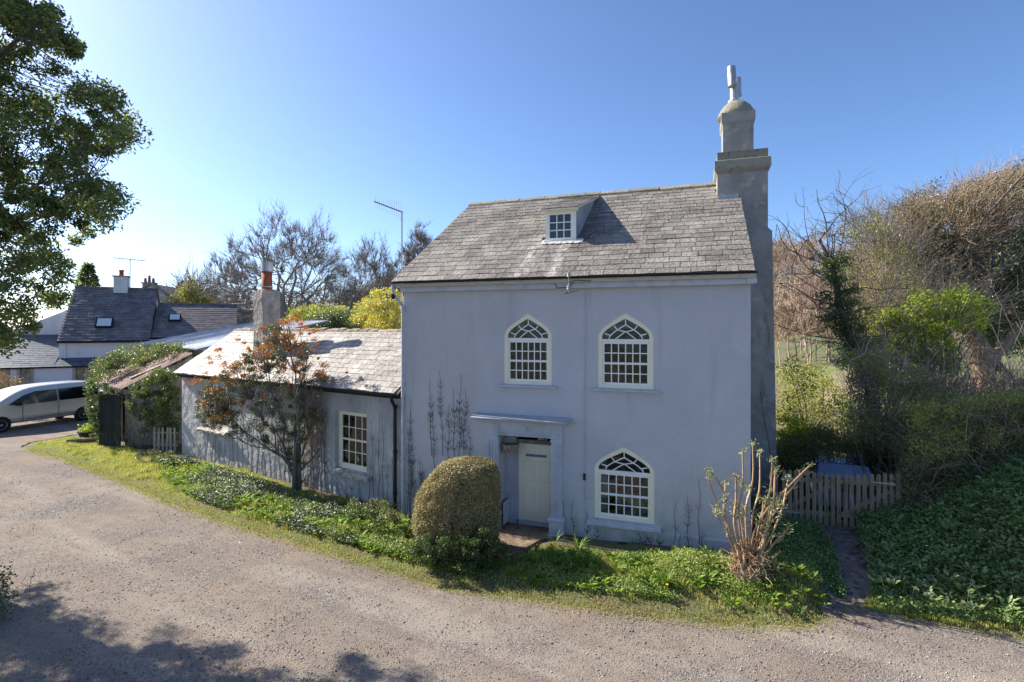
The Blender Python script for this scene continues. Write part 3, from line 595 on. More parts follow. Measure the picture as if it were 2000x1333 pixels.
MB(HM).hexa([(1.88, -.34, 2.545), (4.13, -.34, 2.545), (4.13, -.001, 2.60), (1.88, -.001, 2.60), (1.88, -.34, 2.568), (4.13, -.34, 2.568), (4.13, -.001, 2.625), (1.88, -.001, 2.625)]).build("hood", M['lead'], house)
DB = .46
df = MB(HM).box(2.452, 2.72, DB - .01, DB + .10, .0, 2.148); df.box(2.70, 2.76, DB - .03, DB - .01, .12, 1.95)
df.box(2.76, 3.678, DB - .02, DB + .10, -.02, .12); df.box(2.53, 2.56, .05, DB - .01, .1, .6); df.build("door_frame", M['trim'], house, bevel=.004)
lin = MB(HM).box(2.72, 3.678, DB - .06, DB + .02, 1.90, 1.99); lin.lathe((3.60, DB - .07, 1.93), [(.045, 0), (.05, .02), (.03, .05), (0, .055)], 12, axis=-HM.ey)
lin.build("door_head_beam", pm("old_beam", (.16, .14, .125), [((.26, .23, .19), 7, .5, .7)], rough=.9), house, bevel=.005)
MB(HM).box(2.72, 3.678, DB + .08, DB + .1, 1.99, 2.148).build("transom_light", M['dark'], house)  # fanlight as a flat panel, its shadow put into the near-black colour
orn = MB(HM)
for x, h in ((3.25, .05), (3.30, .07), (3.36, .04), (3.43, .03)): orn.lathe((x, DB + .02, 1.991), [(.018, 0), (.022, h * .4), (.01, h * .7), (.014, h * .85), (0, h)], 8)
tagp(orn.build("ornament", M['white'], None), "small white ornaments standing on the beam over the front door", "ornaments")
dr = MB(HM).box(2.762, 3.676, DB, DB + .045, .12, 1.90)
x0, x1 = 2.762, 3.676; xm = (x0 + x1) / 2
for (p0, p1, q0, q1) in ((x0 + .11, xm - .05, 1.02, 1.50), (xm + .05, x1 - .11, 1.02, 1.50), (x0 + .11, xm - .05, .27, .92), (xm + .05, x1 - .11, .27, .92), (x0 + .11, xm - .05, 1.68, 1.86), (xm + .05, x1 - .11, 1.68, 1.86)):
    dr.ring([(p0, q0), (p1, q0), (p1, q1), (p0, q1)], [(p0 + .025, q0 + .025), (p1 - .025, q0 + .025), (p1 - .025, q1 - .025), (p0 + .025, q1 - .025)], DB - .012, DB - .0001)
    dr.box(p0 + .06, p1 - .06, DB - .008, DB - .0002, q0 + .06, q1 - .06)
door = dr.build("door", M['door'], house)
MB(HM).box(2.95, 3.44, DB - .022, DB - .012, 1.60, 1.655).build("name_plate", pm("grey_plate", (.10, .12, .16), [((.30, .32, .36), 40, .5, .56)], rough=.6), door)
MB(HM).lathe((3.63, DB - .001, .98), [(.012, 0), (.012, .03), (.028, .045), (.028, .06), (0, .068)], 12, axis=-HM.ey).box(3.605, 3.655, DB - .006, DB - .0005, .88, 1.06).build("handle", M['black'], door)
MB(HM).box(3.60, 3.676, DB - .03, DB - .001, 1.53, 1.57).build("latch", M['black'], door)
stp = MB(WORLD); c = [HM.w(2.45, .45, 0), HM.w(3.68, .45, 0), HM.w(3.68, -.02, 0), HM.w(2.45, -.02, 0)]
st = MB(HM).box(2.46, 3.67, .0, .455, -.2, .012); st.hexa([(2.25, -1.5, -.1), (3.2, -1.5, -.1), (3.66, -.003, -.1), (2.47, -.003, -.1), (2.20, -1.5, .085), (3.2, -1.5, .085), (3.66, -.003, .062), (2.47, -.003, .062)])
tagp(st.build("door_step", M['paving'], None), "worn earthy stone step leading in to the front door", "step")
# chimney stack at the right gable
def sa(x, b):                                            # distance along the front of the house of photo column x at depth b
    return HM.px(x, 600, b)[0]
CB = 3.45
ch = MB(HM); aL, aU, aS, aB = sa(1401, CB), sa(1500, CB), sa(1508, CB - .0), sa(1519, CB)
zsh = HM.px(1505, 452, CB)[1]; zt = HM.px(1450, 331, CB)[1]
ch.box(aL, aU, CB, CB + 1.45, 5.4, zt); ch.hexa([(HL + .0015, CB - .04, -.3), (aB, CB - .04, -.3), (aB, CB + 1.6, -.3), (HL + .0015, CB + 1.6, -.3), (HL + .0015, CB - .04, zsh), (aS, CB - .04, zsh), (aS, CB + 1.6, zsh), (HL + .0015, CB + 1.6, zsh)])
ch.hexa([(HL + .0015, CB - .04, zsh), (aS, CB - .04, zsh), (aS, CB + 1.6, zsh), (HL + .0015, CB + 1.6, zsh), (HL + .0015, CB + .002, zsh + .1), (aU + .002, CB + .002, zsh + .1), (aU + .002, CB + 1.4, zsh + .1), (HL + .0015, CB + 1.4, zsh + .1)])
o = ch.build("chimney", M['render'], house)
ck = MB(HM)
crk = [(1485, 765), (1490, 800), (1494, 830), (1500, 855), (1503, 880), (1508, 900)]
kp = [HM.px(x, y, CB - .045) for x, y in crk]; ck.tube([(a, CB - .043, z) for a, z in kp], .006, 4); ck.build("crack", M['dark'], o)
m0 = HM.px(1450, 332, CB)[1]; m1 = HM.px(1450, 310, CB)[1]; m2 = HM.px(1450, 294, CB)[1]
cp = MB(HM); prof = [(0, m0 - .06), (.05, m0), (.07, m0 + .06), (.06, m1 - .02), (.02, m1), (.0, m1), (0, m2)]
for (e0, z0), (e1, z1) in zip(prof[:-1], prof[1:]):
    if z1 - z0 < 1e-4: continue
    e0 += .003; e1 += .003
    cp.hexa([(aL - e0, CB - e0, z0), (aU + e0, CB - e0, z0), (aU + e0, CB + 1.45 + e0, z0), (aL - e0, CB + 1.45 + e0, z0), (aL - e1, CB - e1, z1), (aU + e1, CB - e1, z1), (aU + e1, CB + 1.45 + e1, z1), (aL - e1, CB + 1.45 + e1, z1)])
cp.build("chimney_cornice", M['mossy'], o)
B2 = CB + .22; u0 = sa(1412, B2); u1 = sa(1472, B2); tz0 = HM.px(1440, 238, B2)[1]; tz1 = HM.px(1440, 219, B2)[1]
st2 = MB(HM).box(u0, u1, B2, B2 + .95, m2, tz0 + .02); st2.hexa([(u0 - .005, B2 - .005, tz0 - .04), (u1 + .005, B2 - .005, tz0 - .04), (u1 + .005, B2 + .955, tz0 - .04), (u0 - .005, B2 + .955, tz0 - .04), (u0 - .04, B2 - .04, tz0 + .02), (u1 + .04, B2 - .04, tz0 + .02), (u1 + .04, B2 + .99, tz0 + .02), (u0 - .04, B2 + .99, tz0 + .02)])
st2.box(u0 - .04, u1 + .04, B2 - .04, B2 + .99, tz0 + .02, tz1); st2.build("upper_stack", M['render'], o)
dc = ((u0 + u1) / 2 - .02, B2 + .45, tz1 - .01); dz = HM.px(1440, 199, B2 + .45)[1] - tz1
MB(HM).lathe(dc, [(.47, 0), (.45, dz * .3), (.36, dz * .65), (.24, dz * .9), (.14, dz * 1.02), (.13, dz * 1.02)], 20).build("flaunching", M['mossy'], o, smooth=True)
pb = B2 + .45; pa, pz = HM.px(1434, 199, pb); p2 = HM.px(1434, 172, pb)[1]; rr = (sa(1442, pb) - sa(1425, pb)) / 2
cw = MB(HM).lathe((pa, pb, pz - .03), [(rr * 1.5, 0), (rr * 1.5, .04), (rr * 1.02, .07), (rr, .10), (rr, p2 - pz + .15)], 16)
def cyl(p, q, rad, n=18): P = HM.w(*p); Q = HM.w(*q); cw.lathe(p, [(rad * .93, .012), (rad, 0), (rad, np.linalg.norm(Q - P)), (rad * .93, np.linalg.norm(Q - P) - .02)], n, axis=Q - P)
q0 = HM.px(1430, 172, pb - .1); q1 = HM.px(1429, 133, pb - .1); cyl((q0[0], pb - .2, q0[1]), (q1[0] - .01, pb - .14, q1[1]), rr * 1.0)
q0 = HM.px(1442, 186, pb + .1); q1 = HM.px(1441, 150, pb + .1); cyl((q0[0], pb + .2, q0[1]), (q1[0], pb + .2, q1[1]), rr * .85)
cw.box(pa - .02, pa + .03, pb - .15, pb + .15, pz + .36, pz + .40)
cw.build("chimney_cowl", M['galv'], o, smooth=False)
MB(HM).box(aL + .02, aL + .50, CB - .10, CB - .003, rz(CB - .1) - .02, rz(CB) + .05).build("lead_flashing", M['lead'], o)
# dormer
dm = thing("dormer", HM.w(3.5, 1.4, 6.6), None, None); dm.parent = house; dm.location = tuple(ORG[dm.name] - ORG[house.name])
FB = 1.35; d0, d1 = 3.17, 3.93; dz0 = 6.66; dz1 = 7.42
bk = lambda z: EAVE_B + (z - EAVE_Z) * (RID_B - EAVE_B) / (RID_Z - EAVE_Z)
ck2 = MB(HM)
for a in (d0, d1 - .04):
    b_top = 3.9
    ck2.add([(a, FB + .03, dz0 - .1), (a, b_top, rz(b_top) - .1), (a, b_top, 8.24), (a, FB + .03, dz1 + .02), (a + .04, FB + .03, dz0 - .1), (a + .04, b_top, rz(b_top) - .1), (a + .04, b_top, 8.24), (a + .04, FB + .03, dz1 + .02)], [(0, 3, 2, 1), (4, 5, 6, 7), (0, 1, 5, 4), (0, 4, 7, 3), (3, 7, 6, 2)])
ck2.build("dormer_cheek", pm("cheek_lead", (.36, .38, .40), [((.24, .25, .26), 3, .4, .65, (1, 1, .4))], rough=.7), dm)
dr_ = slates(HM, 3.03, 4.02, FB - .16, 7.455, 4.30, 8.43, .2, .26, .006, 9); dr_.build("dormer_roof", M['slate'], dm)
deck(HM, 3.05, 4.0, FB - .14, 7.452, 4.25, 8.40, .035).build("dormer_roof_boarding", M['cream'], dm)
wf = MB(HM); wf.ring([(d0, dz0), (d1, dz0), (d1, dz1), (d0, dz1)], [(d0 + .10, dz0 + .10), (d1 - .13, dz0 + .10), (d1 - .13, dz1 - .09), (d0 + .10, dz1 - .09)], FB, FB + .07)
wf.box(d0 - .02, d1 + .02, FB - .05, FB + .02, dz0 - .02, dz0 + .035)
for k in (1, 2):
    x = d0 + .10 + (d1 - d0 - .23) * k / 3; wf.box(x - .012, x + .012, FB + .02, FB + .05, dz0 + .09, dz1 - .08)
    z = dz0 + .10 + (dz1 - dz0 - .19) * k / 3; wf.box(d0 + .09, d1 - .12, FB + .021, FB + .049, z - .012, z + .012)
wf.build("window_frame", M['white'], dm)
MB(HM).box(d0 + .08, d1 - .10, FB + .035, FB + .039, dz0 + .08, dz1 - .07).build("pane", M['glass_lit'], dm)
MB(HM).box(d0 + .04, d1 - .04, FB + .25, FB + .27, dz0 + .05, dz1).build("blind", pm("dormer_interior", (.16, .17, .19)), dm)
MB(HM).box(3.10, 3.99, FB - .07, FB - .001, dz1 - .03, dz1 + .05).build("dormer_board", M['cream'], dm)
r = np.random.default_rng(4); fl = MB(HM)
for k in range(12):
    a = d0 - .08 + k * .085; fl.hexa([(a, FB - .10 - r.uniform(0, .05), rz(FB - .1) + .02), (a + .09, FB - .10 - r.uniform(0, .05), rz(FB - .1) + .02), (a + .09, FB, rz(FB) + .03), (a, FB, rz(FB) + .03), (a, FB - .08, rz(FB - .08) + .055), (a + .09, FB - .08, rz(FB - .08) + .055), (a + .09, FB, rz(FB) + .075), (a, FB, rz(FB) + .075)])
fl.build("flashing", M['limewash'], dm)
# pipes and fittings
dp = MB(HM); P0 = HM.w(-.14, -.28, 5.55)
dp.tube([(-.14, -.28, 5.58), (-.14, -.28, 5.47), (-.13, -.22, 5.36), (-.02, -.07, 5.12), (-.0, -.06, 5.0), (.0, -.06, 3.0), (.01, -.06, .05)], .036, 10)
for z in (5.0, 3.2, 1.4): dp.lathe((.0, -.06, z), [(.046, 0), (.046, .09)], 12)
dp.build("downpipe", M['trim'], house, smooth=False)
MB(HM).lathe((-.16, -.22, 5.25), [(.03, 0), (.06, .05), (.06, .12), (.02, .14)], 10).build("rainwater_head", M['black'], house)
cb = MB(HM); cpx = [HM.px(x, y) for x, y in ((1144, 566), (1144, 640), (1142, 760), (1142, 925), (1143, 1060))]
cb.tube([(a, -.012, z) for a, z in cpx], .009, 5); cb.build("wall_cable", M['trim'], house)
a, z = HM.px(1142, 931); MB(HM).box(a - .022, a + .022, -.06, -.003, z - .07, z + .07).build("junction_box", M['black'], house, bevel=.005)
ib = MB(HM); a, z = HM.px(1112, 552, -.3)
for zz in (z - .17, z + .10): ib.lathe((a, -.36, zz), [(.02, 0), (.045, .02), (.03, .04), (.045, .06), (.03, .08), (.04, .10), (.012, .12), (.012, .15)], 12)
ib.tube([(a, -.36, z - .22), (a, -.36, z + .26)], .010, 6)
ib.build("cable_insulator", M['galv'], house)
ib = MB(HM); ib.tube([(a, -.36, z), (a + .15, -.32, z + .04), (a + .42, -.25, z + .02), (a + .5, -.18, z + .06), (a + .3, -.16, z + .07), (a + .1, -.2, z + .02), (a - .1, -.2, z - .1), (a - .3, -.16, z - .1), (a - .36, -.15, z + .0), (a - .34, -.15, z + .03)], .008, 4)
ib.tube([(a, -.36, z - .2), (a - .1, -.3, z - .24), (a + .15, -.14, z - .16)], .006, 4); ib.build("looped_wire", M['black'], house)
# light wall patches where old fixings were
# hanging basket in the porch
ba, bz = 2.68, 1.74; bk_ = MB(HM)
for k in range(9):
    z = bz + k * .022; rr_ = .14 + .055 * math.sin(k / 8 * 1.4); bk_.tube([(ba + rr_ * math.cos(t), .14 + rr_ * .9 * math.sin(t), z) for t in np.linspace(0, 2 * math.pi, 19)], .0125, 5)
for k in range(20):
    t = k / 20 * 2 * math.pi; bk_.tube([(ba + r_ * math.cos(t), .14 + r_ * .9 * math.sin(t), z) for r_, z in ((.15, bz - .005), (.185, bz + .09), (.20, bz + .19))], .008, 4)
bk_.lathe((ba, .14, bz), [(.0, 0), (.12, 0), (.12, .01), (0, .01)], 16)
bko = bk_.build("hanging_basket", pm("wicker", (.44, .35, .27), [((.17, .13, .10), 30, .45, .6)], rough=.9, isl=.3), None)
tagp(bko, "round wicker basket hanging by its hooped handle in the front doorway", "basket")
MB(HM).tube([(ba + .20 * math.cos(t), .14, bz + .19 + .19 * math.sin(t)) for t in np.linspace(0, math.pi, 15)], .010, 6).build("handle", M['climber'], bko)
# boot scraper grille
a, z = HM.px(1217, 1088, -.1); MB(HM).box(a - .09, a + .09, -.16, -.06, .04, .10).build("drain_cover", M['black'], house)
# aerial
F0 = MB(HM); ax_, az_ = HM.px(785, 560, 2.0); tp = HM.px(786, 415, 2.0)[1]
an = thing("tv_aerial", HM.w(ax_, 2.0, 4.9), "tall thin grey television aerial on a mast at the left end of the cottage roof", "aerial")
MB(HM).tube([(ax_, 2.0, 4.9), (ax_, 2.0, tp + .03)], .022, 8).build("mast", M['galv'], an)
F0.tube([(ax_, 2.0, 5.3), (.0, 2.0, 5.3)], .015, 5); F0.build("bracket", M['galv'], an)
bp0 = (ax_ + .02, 2.0, tp); e = HM.px(731, 394, 2.5); bm = MB(HM).tube([bp0, (e[0], 2.5, e[1])], .020, 6); bm.build("boom", M['black'], an)
el = MB(HM)
for k in range(13):
    t = .06 + .9 * k / 12; c = np.array(bp0) * (1 - t) + np.array((e[0], 2.5, e[1])) * t; L = .26 - .10 * t; el.tube([c - np.array((0, 0, L)), c + np.array((0, 0, L))], .0055, 4)
el.build("elements", M['galv'], an)

# ---------------------------------------------------------------- low wing
wing = thing("cottage_wing", HA.w(5, 1.5, 0), "long low rendered wing with pale slate roof joined to the tall cottage", "outbuilding")
WL = 10.66; WE_B, WE_Z, WR_B, WR_Z = -.20, 3.0, 2.03, 4.48
wz = lambda b: WE_Z + (WR_Z - WE_Z) * (b - WE_B) / (WR_B - WE_B)
p0 = HA.px(654, 803); p1 = HA.px(716, 918); wx0, wx1, wz0, wz1 = p0[0], p1[0], HA.px(690, 922)[1], HA.px(690, 806)[1]
lx0, lx1 = HA.px(396, 800)[0], HA.px(446, 800)[0]; lz0 = HA.px(415, 838)[1]
hl = [([(wx0, wz0), (wx1, wz0), (wx1, wz1), (wx0, wz1)], .22), ([(lx0, lz0), (lx1, lz0), (lx1, lz0 + 1.15), (lx0, lz0 + 1.15)], .22)]
ww = wall_sheet(HA, [(0, -.4), (WL, -.4), (WL, 2.93), (0, 2.93)], hl, .2)
ww.add([(0, 0, -.4), (0, 4.2, -.4), (0, 4.2, 2.9), (0, WR_B, WR_Z - .06), (0, 0, 2.93)], [(4, 3, 2, 1, 0)]); ww.add([(0, 4.2, -.4), (WL, 4.2, -.4), (WL, 4.2, 2.9), (0, 4.2, 2.9)], [(0, 3, 2, 1)])
ww.build("wall", M['paint_w'], wing)
deck(HA, -.12, WL + .05, WE_B + .02, WE_Z - .01, WR_B, WR_Z - .01).build("roof_boarding", M['slate_d'], wing)
slates(HA, -.12, WL - .02, WE_B - .04, WE_Z - .02, WR_B, WR_Z, .225, .30, .008, 13).build("roof", M['slate_w'], wing)
slates(HA, -.12, WL, 4.35, 2.95, WR_B, WR_Z, .6, .9, .008, 14).build("roof", M['slate_w'], wing)
r = np.random.default_rng(18); rd = MB(HA); a = -.14
while a < WL:
    w = r.uniform(.18, .34); h = r.normal() * .015; rd.hexa([(a, WR_B - .12, WR_Z - .07), (a + w, WR_B - .12, WR_Z - .07), (a + w, WR_B + .12, WR_Z - .07), (a, WR_B + .12, WR_Z - .07), (a, WR_B - .09, WR_Z + .01 + h), (a + w, WR_B - .09, WR_Z + .02 + h), (a + w, WR_B + .08, WR_Z + .05 + h), (a, WR_B + .08, WR_Z + .06 + h)]); a += w + .01
rd.build("ridge_tiles", pm("rough_ridge", (.26, .20, .15), [((.36, .33, .27), 9, .45, .65)], rough=1, isl=.25), wing)
gs = HA.px(575, 740)[0]; g = MB(HA)
for k in range(6):
    t0 = math.pi * k / 6; t1 = math.pi * (k + 1) / 6; p = [(-.235 - .05 * math.cos(t), 2.955 - .05 * math.sin(t)) for t in (t0, t1)]; q = [(-.235 - .043 * math.cos(t), 2.955 - .043 * math.sin(t)) for t in (t0, t1)]
    g.hexa([(gs, p[0][0], p[0][1]), (WL - .02, p[0][0], p[0][1]), (WL - .02, p[1][0], p[1][1]), (gs, p[1][0], p[1][1]), (gs, q[0][0], q[0][1]), (WL - .02, q[0][0], q[0][1]), (WL - .02, q[1][0], q[1][1]), (gs, q[1][0], q[1][1])])
g.build("gutter", M['black'], wing)
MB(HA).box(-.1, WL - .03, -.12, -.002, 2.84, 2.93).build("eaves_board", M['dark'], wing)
a = HA.px(771, 850, -.1)[0]; d_ = MB(HA).tube([(a + .02, -.235, 2.93), (a + .02, -.22, 2.80), (a, -.09, 2.62), (a, -.09, .05)], .042, 10)
for z in (2.6, 1.5, .5): d_.lathe((a, -.09, z), [(.055, 0), (.055, .08)], 12)
d_.build("downpipe", M['black'], wing)
def sash(x0, x1, z0, z1, curt):
    f = MB(HA); a0, a1 = x0 + .015, x1 - .005; f.ring([(x0, z0), (x1, z0), (x1, z1), (x0, z1)], [(a0 + .06, z0 + .09), (a1 - .05, z0 + .09), (a1 - .05, z1 - .07), (a0 + .06, z1 - .07)], .13, .22)
    o = f.build("window_frame", M['cream'], wing); g = MB(HA); zm = (z0 + z1) / 2 + .01; i0, i1 = a0 + .06, a1 - .05
    g.box(i0, i1, .15, .20, zm - .025, zm + .025)
    for z in (z0 + .09, z1 - .12): g.box(i0, i1, .152, .198, z, z + .05)
    for x in (i0, i1 - .045): g.box(x, x + .045, .151, .199, z0 + .091, z1 - .071)
    for k in range(1, 4): x = i0 + .045 + (i1 - i0 - .09) * k / 4; g.box(x - .010, x + .010, .16, .19, z0 + .1, z1 - .08)
    for z in ((z0 + .14 + zm) / 2, (zm + z1 - .12) / 2): g.box(i0 + .04, i1 - .04, .162, .188, z - .010, z + .010)
    g.build("glazing_bars", M['cream'], o); MB(HA).box(i0, i1, .172, .176, z0 + .09, z1 - .07).build("pane", M['glass'], o)
    n = 26; MB(HA).add([(x0 + (x1 - x0) * k / n, .30 + .02 * math.sin(k * 1.7), z) for z in (z0, z1) for k in range(n + 1)], [(k, k + 1, n + 2 + k, n + 1 + k) for k in range(n)]).build("curtain", M['net'], o)
sash(wx0, wx1, wz0, wz1, 1); sash(lx0, lx1, lz0, lz0 + 1.15, 1)
def rough_sill(x0, x1, z):
    r = np.random.default_rng(int(x0 * 10)); s = MB(HA); n = 14; fr = []
    V = []
    for k in range(n + 1):
        x = x0 + (x1 - x0) * k / n; o = r.normal(size=6) * .013
        V += [(x, -.17 + o[0], z - .09 + o[1]), (x, -.19 + o[2], z - .02 + o[3]), (x, -.13 + o[4], z + .01 + o[5]), (x, .14, z + .015), (x, .14, z - .10)]
    f = [(0, 1, 2, 3, 4), tuple(n * 5 + i for i in (4, 3, 2, 1, 0))] + [(k * 5 + i, (k + 1) * 5 + i, (k + 1) * 5 + (i + 1) % 5, k * 5 + (i + 1) % 5) for k in range(n) for i in range(5)]
    s.add(V, f).build("sill", M['stone'], wing)
rough_sill(HA.px(647, 925, -.15)[0], HA.px(718, 925, -.15)[0], wz0 - .015); rough_sill(lx0 - .08, lx1 + .08, lz0 - .015)
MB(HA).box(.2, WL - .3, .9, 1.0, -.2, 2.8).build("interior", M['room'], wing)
# wing chimney
cbk = .55; c0 = HA.px(494, 600, cbk)[0]; c1 = HA.px(514, 600, cbk)[0]
best = None
for k in range(200):
    b = cbk + .2 + k * .01
    x = PX0 + FPX * HA.w(c1, b, 4)[0] / HA.w(c1, b, 4)[1]
    if x >= 547: break
c2 = b; ctop = HA.px(520, 567, cbk)[1]
cm = MB(HA); r = np.random.default_rng(2); nz_ = 9; V = []
for k in range(nz_ + 1):
    z = 3.2 + (ctop - 3.2) * k / nz_; j = r.normal(size=8) * .012
    V += [(c0 + j[0], cbk + j[1], z), (c1 + j[2], cbk + j[3], z), (c1 + j[4], c2 + j[5], z), (c0 + j[6], c2 + j[7], z)]
cm.add(V, [(3, 2, 1, 0), tuple(nz_ * 4 + i for i in range(4))] + [(k * 4 + i, k * 4 + (i + 1) % 4, k * 4 + 4 + (i + 1) % 4, k * 4 + 4 + i) for k in range(nz_) for i in range(4)])
co = cm.build("chimney", M['chim_w'], wing, bevel=.02)
cmx = (c0 + c1) / 2 + .02; cmb = (cbk + c2) / 2; s_ = 17.6 / FPX / 2 * .5
prr = .165; zp = HA.px(521, 530, cmb)[1]; zq = HA.px(521, 512, cmb)[1]
MB(HA).lathe((cmx, cmb, ctop - .01), [(.30, 0), (.26, .05), (.19, .07), (.19, .06)], 14).build("flaunching", M['mossy'], co, smooth=True)
MB(HA).lathe((cmx, cmb, ctop), [(prr + .02, 0), (prr, .08), (prr * .93, zp - ctop)], 18).build("chimney_pot", M['pot'], co, smooth=True)
cwl = MB(HA).lathe((cmx, cmb, zp - .02), [(prr * 1.12, 0), (prr * 1.15, zq - zp + .02), (prr * 1.02, zq - zp + .02), (prr * .98, .02)], 18)
cwl.box(cmx - prr * 1.5, cmx - prr * 1.2, cmb - .05, cmb + .05, zp - .6 * (zq - zp), zq); cwl.build("chimney_cowl", M['galv'], co)
MB(HA).lathe((cmx, cmb, ctop + .12), [(prr + .025, 0), (prr + .025, .03)], 18).build("strap", M['strap'], co)

# ---------------------------------------------------------------- buildings beyond on the left
HW_ = Frame((-32.03, 38, 0), (.89, .45, 0))
M['whitewash'] = pm("whitewashed_wall", (.62, .62, .63), [((.48, .48, .48), .8, .5, .75)], rough=.9)
M['rubble'] = pm("rubble_stone", (.30, .24, .16), [((.42, .36, .27), 3, .48, .56), ((.15, .12, .09), 5, .56, .64)], rough=.95, bump=((5, .8),))
M['sky_glass'] = pm("painted_sky_rooflight", (.60, .63, .66), rough=.08, spec=.9)  # pale base colour stands in for sky mirrored in the rooflights
wh = thing("white_house", HW_.w(4, 2, 0), "distant white house with dark slate roofs, two rooflights and a white chimney", "house")
def roofpair(F, a0, a1, b0, z0, b1, z1, mat, parent, course=.22, width=.35, seed=1, back=True):
    deck(F, a0, a1, b0 + .02, z0 - .02, b1, z1 - .02, .12).build("roof_boarding", M['dark'], parent)
    slates(F, a0, a1, b0, z0, b1, z1, course, width, .022, seed, edge_jit=.0).build("roof", mat, parent)
    if back:
        bb = 2 * b1 - b0; MB(F).hexa([(a0, bb, z0 - .1), (a1, bb, z0 - .1), (a1, b1 + .001, z1 - .1), (a0, b1 + .001, z1 - .1), (a0, bb, z0), (a1, bb, z0), (a1, b1 + .001, z1), (a0, b1 + .001, z1)]).build("roof", mat, parent)
    rt = MB(F).box(a0, a1, b1 - .12, b1 + .12, z1 - .04, z1 + .07); rt.build("ridge_tiles", mat, parent)
w = MB(HW_).box(0, 5.25, 0, 8.8, 1.5, 3.5); w.prism([(0, 0), (0.01, 0), (.01, 1)], 0, .01)
w.f = w.f[:6]; w.v = w.v[:8]
w.add([(0, 0, 3.5), (0, 8.8, 3.5), (0, 4.4, 7.6), (5.25, 0, 3.5), (5.25, 8.8, 3.5), (5.25, 4.4, 7.6)], [(0, 2, 1), (3, 4, 5)])
w.box(5.26, 11, .4, 8.2, -.5, 3.6); w.add([(11, .4, 3.6), (11, 8.2, 3.6), (11, 4.3, 6.4)], [(0, 1, 2)])
w.build("wall", M['whitewash'], wh)
roofpair(HW_, -.05, 5.4, -.25, 3.55, 4.4, 7.68, M['slate_d'], wh, .30, .5, 31)
roofpair(HW_, 5.41, 11.2, .1, 3.75, 4.3, 6.5, M['slate_d'], wh, .30, .5, 32)
for a, c_, s_ in ((1.9, 1.35, 1), (6.35, 2.2, .8)):
    b0 = -.25 if a < 5 else .1; z0 = 3.55 if a < 5 else 3.75; b1, z1 = (4.4, 7.68) if a < 5 else (4.3, 6.5); k = (z1 - z0) / (b1 - b0); q = math.hypot(1, k)
    def rp(x, t, h): return (x, b0 + t / q - h * k / q, z0 + t * k / q + h / q)
    o = MB(HW_).hexa([rp(a, c_, .02), rp(a + 1.05 * s_, c_, .02), rp(a + 1.05 * s_, c_ + .9 * s_, .02), rp(a, c_ + .9 * s_, .02), rp(a, c_, .16), rp(a + 1.05 * s_, c_, .16), rp(a + 1.05 * s_, c_ + .9 * s_, .30), rp(a, c_ + .9 * s_, .30)]).build("rooflight", M['black'], wh)
    MB(HW_).hexa([rp(a + .1, c_ + .1, .155), rp(a + .95 * s_, c_ + .1, .155), rp(a + .95 * s_, c_ + .8 * s_, .28), rp(a + .1, c_ + .8 * s_, .28), rp(a + .1, c_ + .1, .18), rp(a + .95 * s_, c_ + .1, .18), rp(a + .95 * s_, c_ + .8 * s_, .31), rp(a + .1, c_ + .8 * s_, .31)]).build("pane", M['sky_glass'], o)
c0 = HW_.px(224, 560, 4.4); c1 = HW_.px(251, 560, 4.4); ctz = HW_.px(238, 542, 4.4)[1]
o = MB(HW_).box(c0[0], c1[0], 3.9, 4.8, 6.6, ctz).build("chimney", M['whitewash'], wh); MB(HW_).box(c0[0] - .08, c1[0] + .08, 3.82, 4.88, ctz, ctz + .1).build("chimney_cap", M['render'], o)
MB(HW_).lathe(((c0[0] + c1[0]) / 2, 4.35, ctz + .1), [(.17, 0), (.15, .35), (.2, .38), (.2, .45), (.12, .5)], 10).build("chimney_pot", M['pot'], o)
MB(HW_).tube([(.35, -.05, 3.4), (.35, -.05, 1.6)], .06, 6).build("downpipe", M['whitewash'], wh)
MB(HW_).tube([(-.05, -.3, 3.48), (5.4, -.3, 3.48)], .07, 6).build("gutter", M['black'], wh)
# front lean-to of the white house
FE = -1.2; LL = HW_.px(0, 640, FE)[0] - 6; ze_ = HW_.px(60, 718, FE)[1]
for a_, b_, bu, zu in ((LL, -.02, 3.3, 3.98), (-.01, 7.2, -.02, 2.36)):
    deck(HW_, a_, b_, FE, ze_, bu, zu, .1).build("lean_to_boarding", M['dark'], wh)
    slates(HW_, a_, b_, FE - .05, ze_, bu, zu, .28, .45, .012, 41, edge_jit=0).build("lean_to_roof", M['slate_b'], wh)
w = MB(HW_).box(LL, 7, FE + .3, FE + .5, -.4, ze_ + .05); w.build("front_wall", M['rubble'], wh)
for x0, x1 in ((20, 33), (63, 142)): MB(HW_).box(HW_.px(x0, 730, FE + .2)[0], HW_.px(x1, 730, FE + .2)[0], FE + .2, FE + .3, -.3, ze_ + .02).build("garage_panel", M['whitewash'], wh)
for x0 in (61, 34, 143, 166): a = HW_.px(x0, 730, FE + .2)[0]; MB(HW_).box(a, a + .14, FE + .15, FE + .3, -.3, ze_).build("timber_post", M['wood_pale'], wh)
MB(HW_).add([(-3.4, 3.4, 2.4), (-.02, 3.4, 2.4), (-.02, 3.4, 6.0), (-3.4, 3.4, 4.3)], [(0, 1, 2, 3)]).build("rear_wall", M['whitewash'], wh)
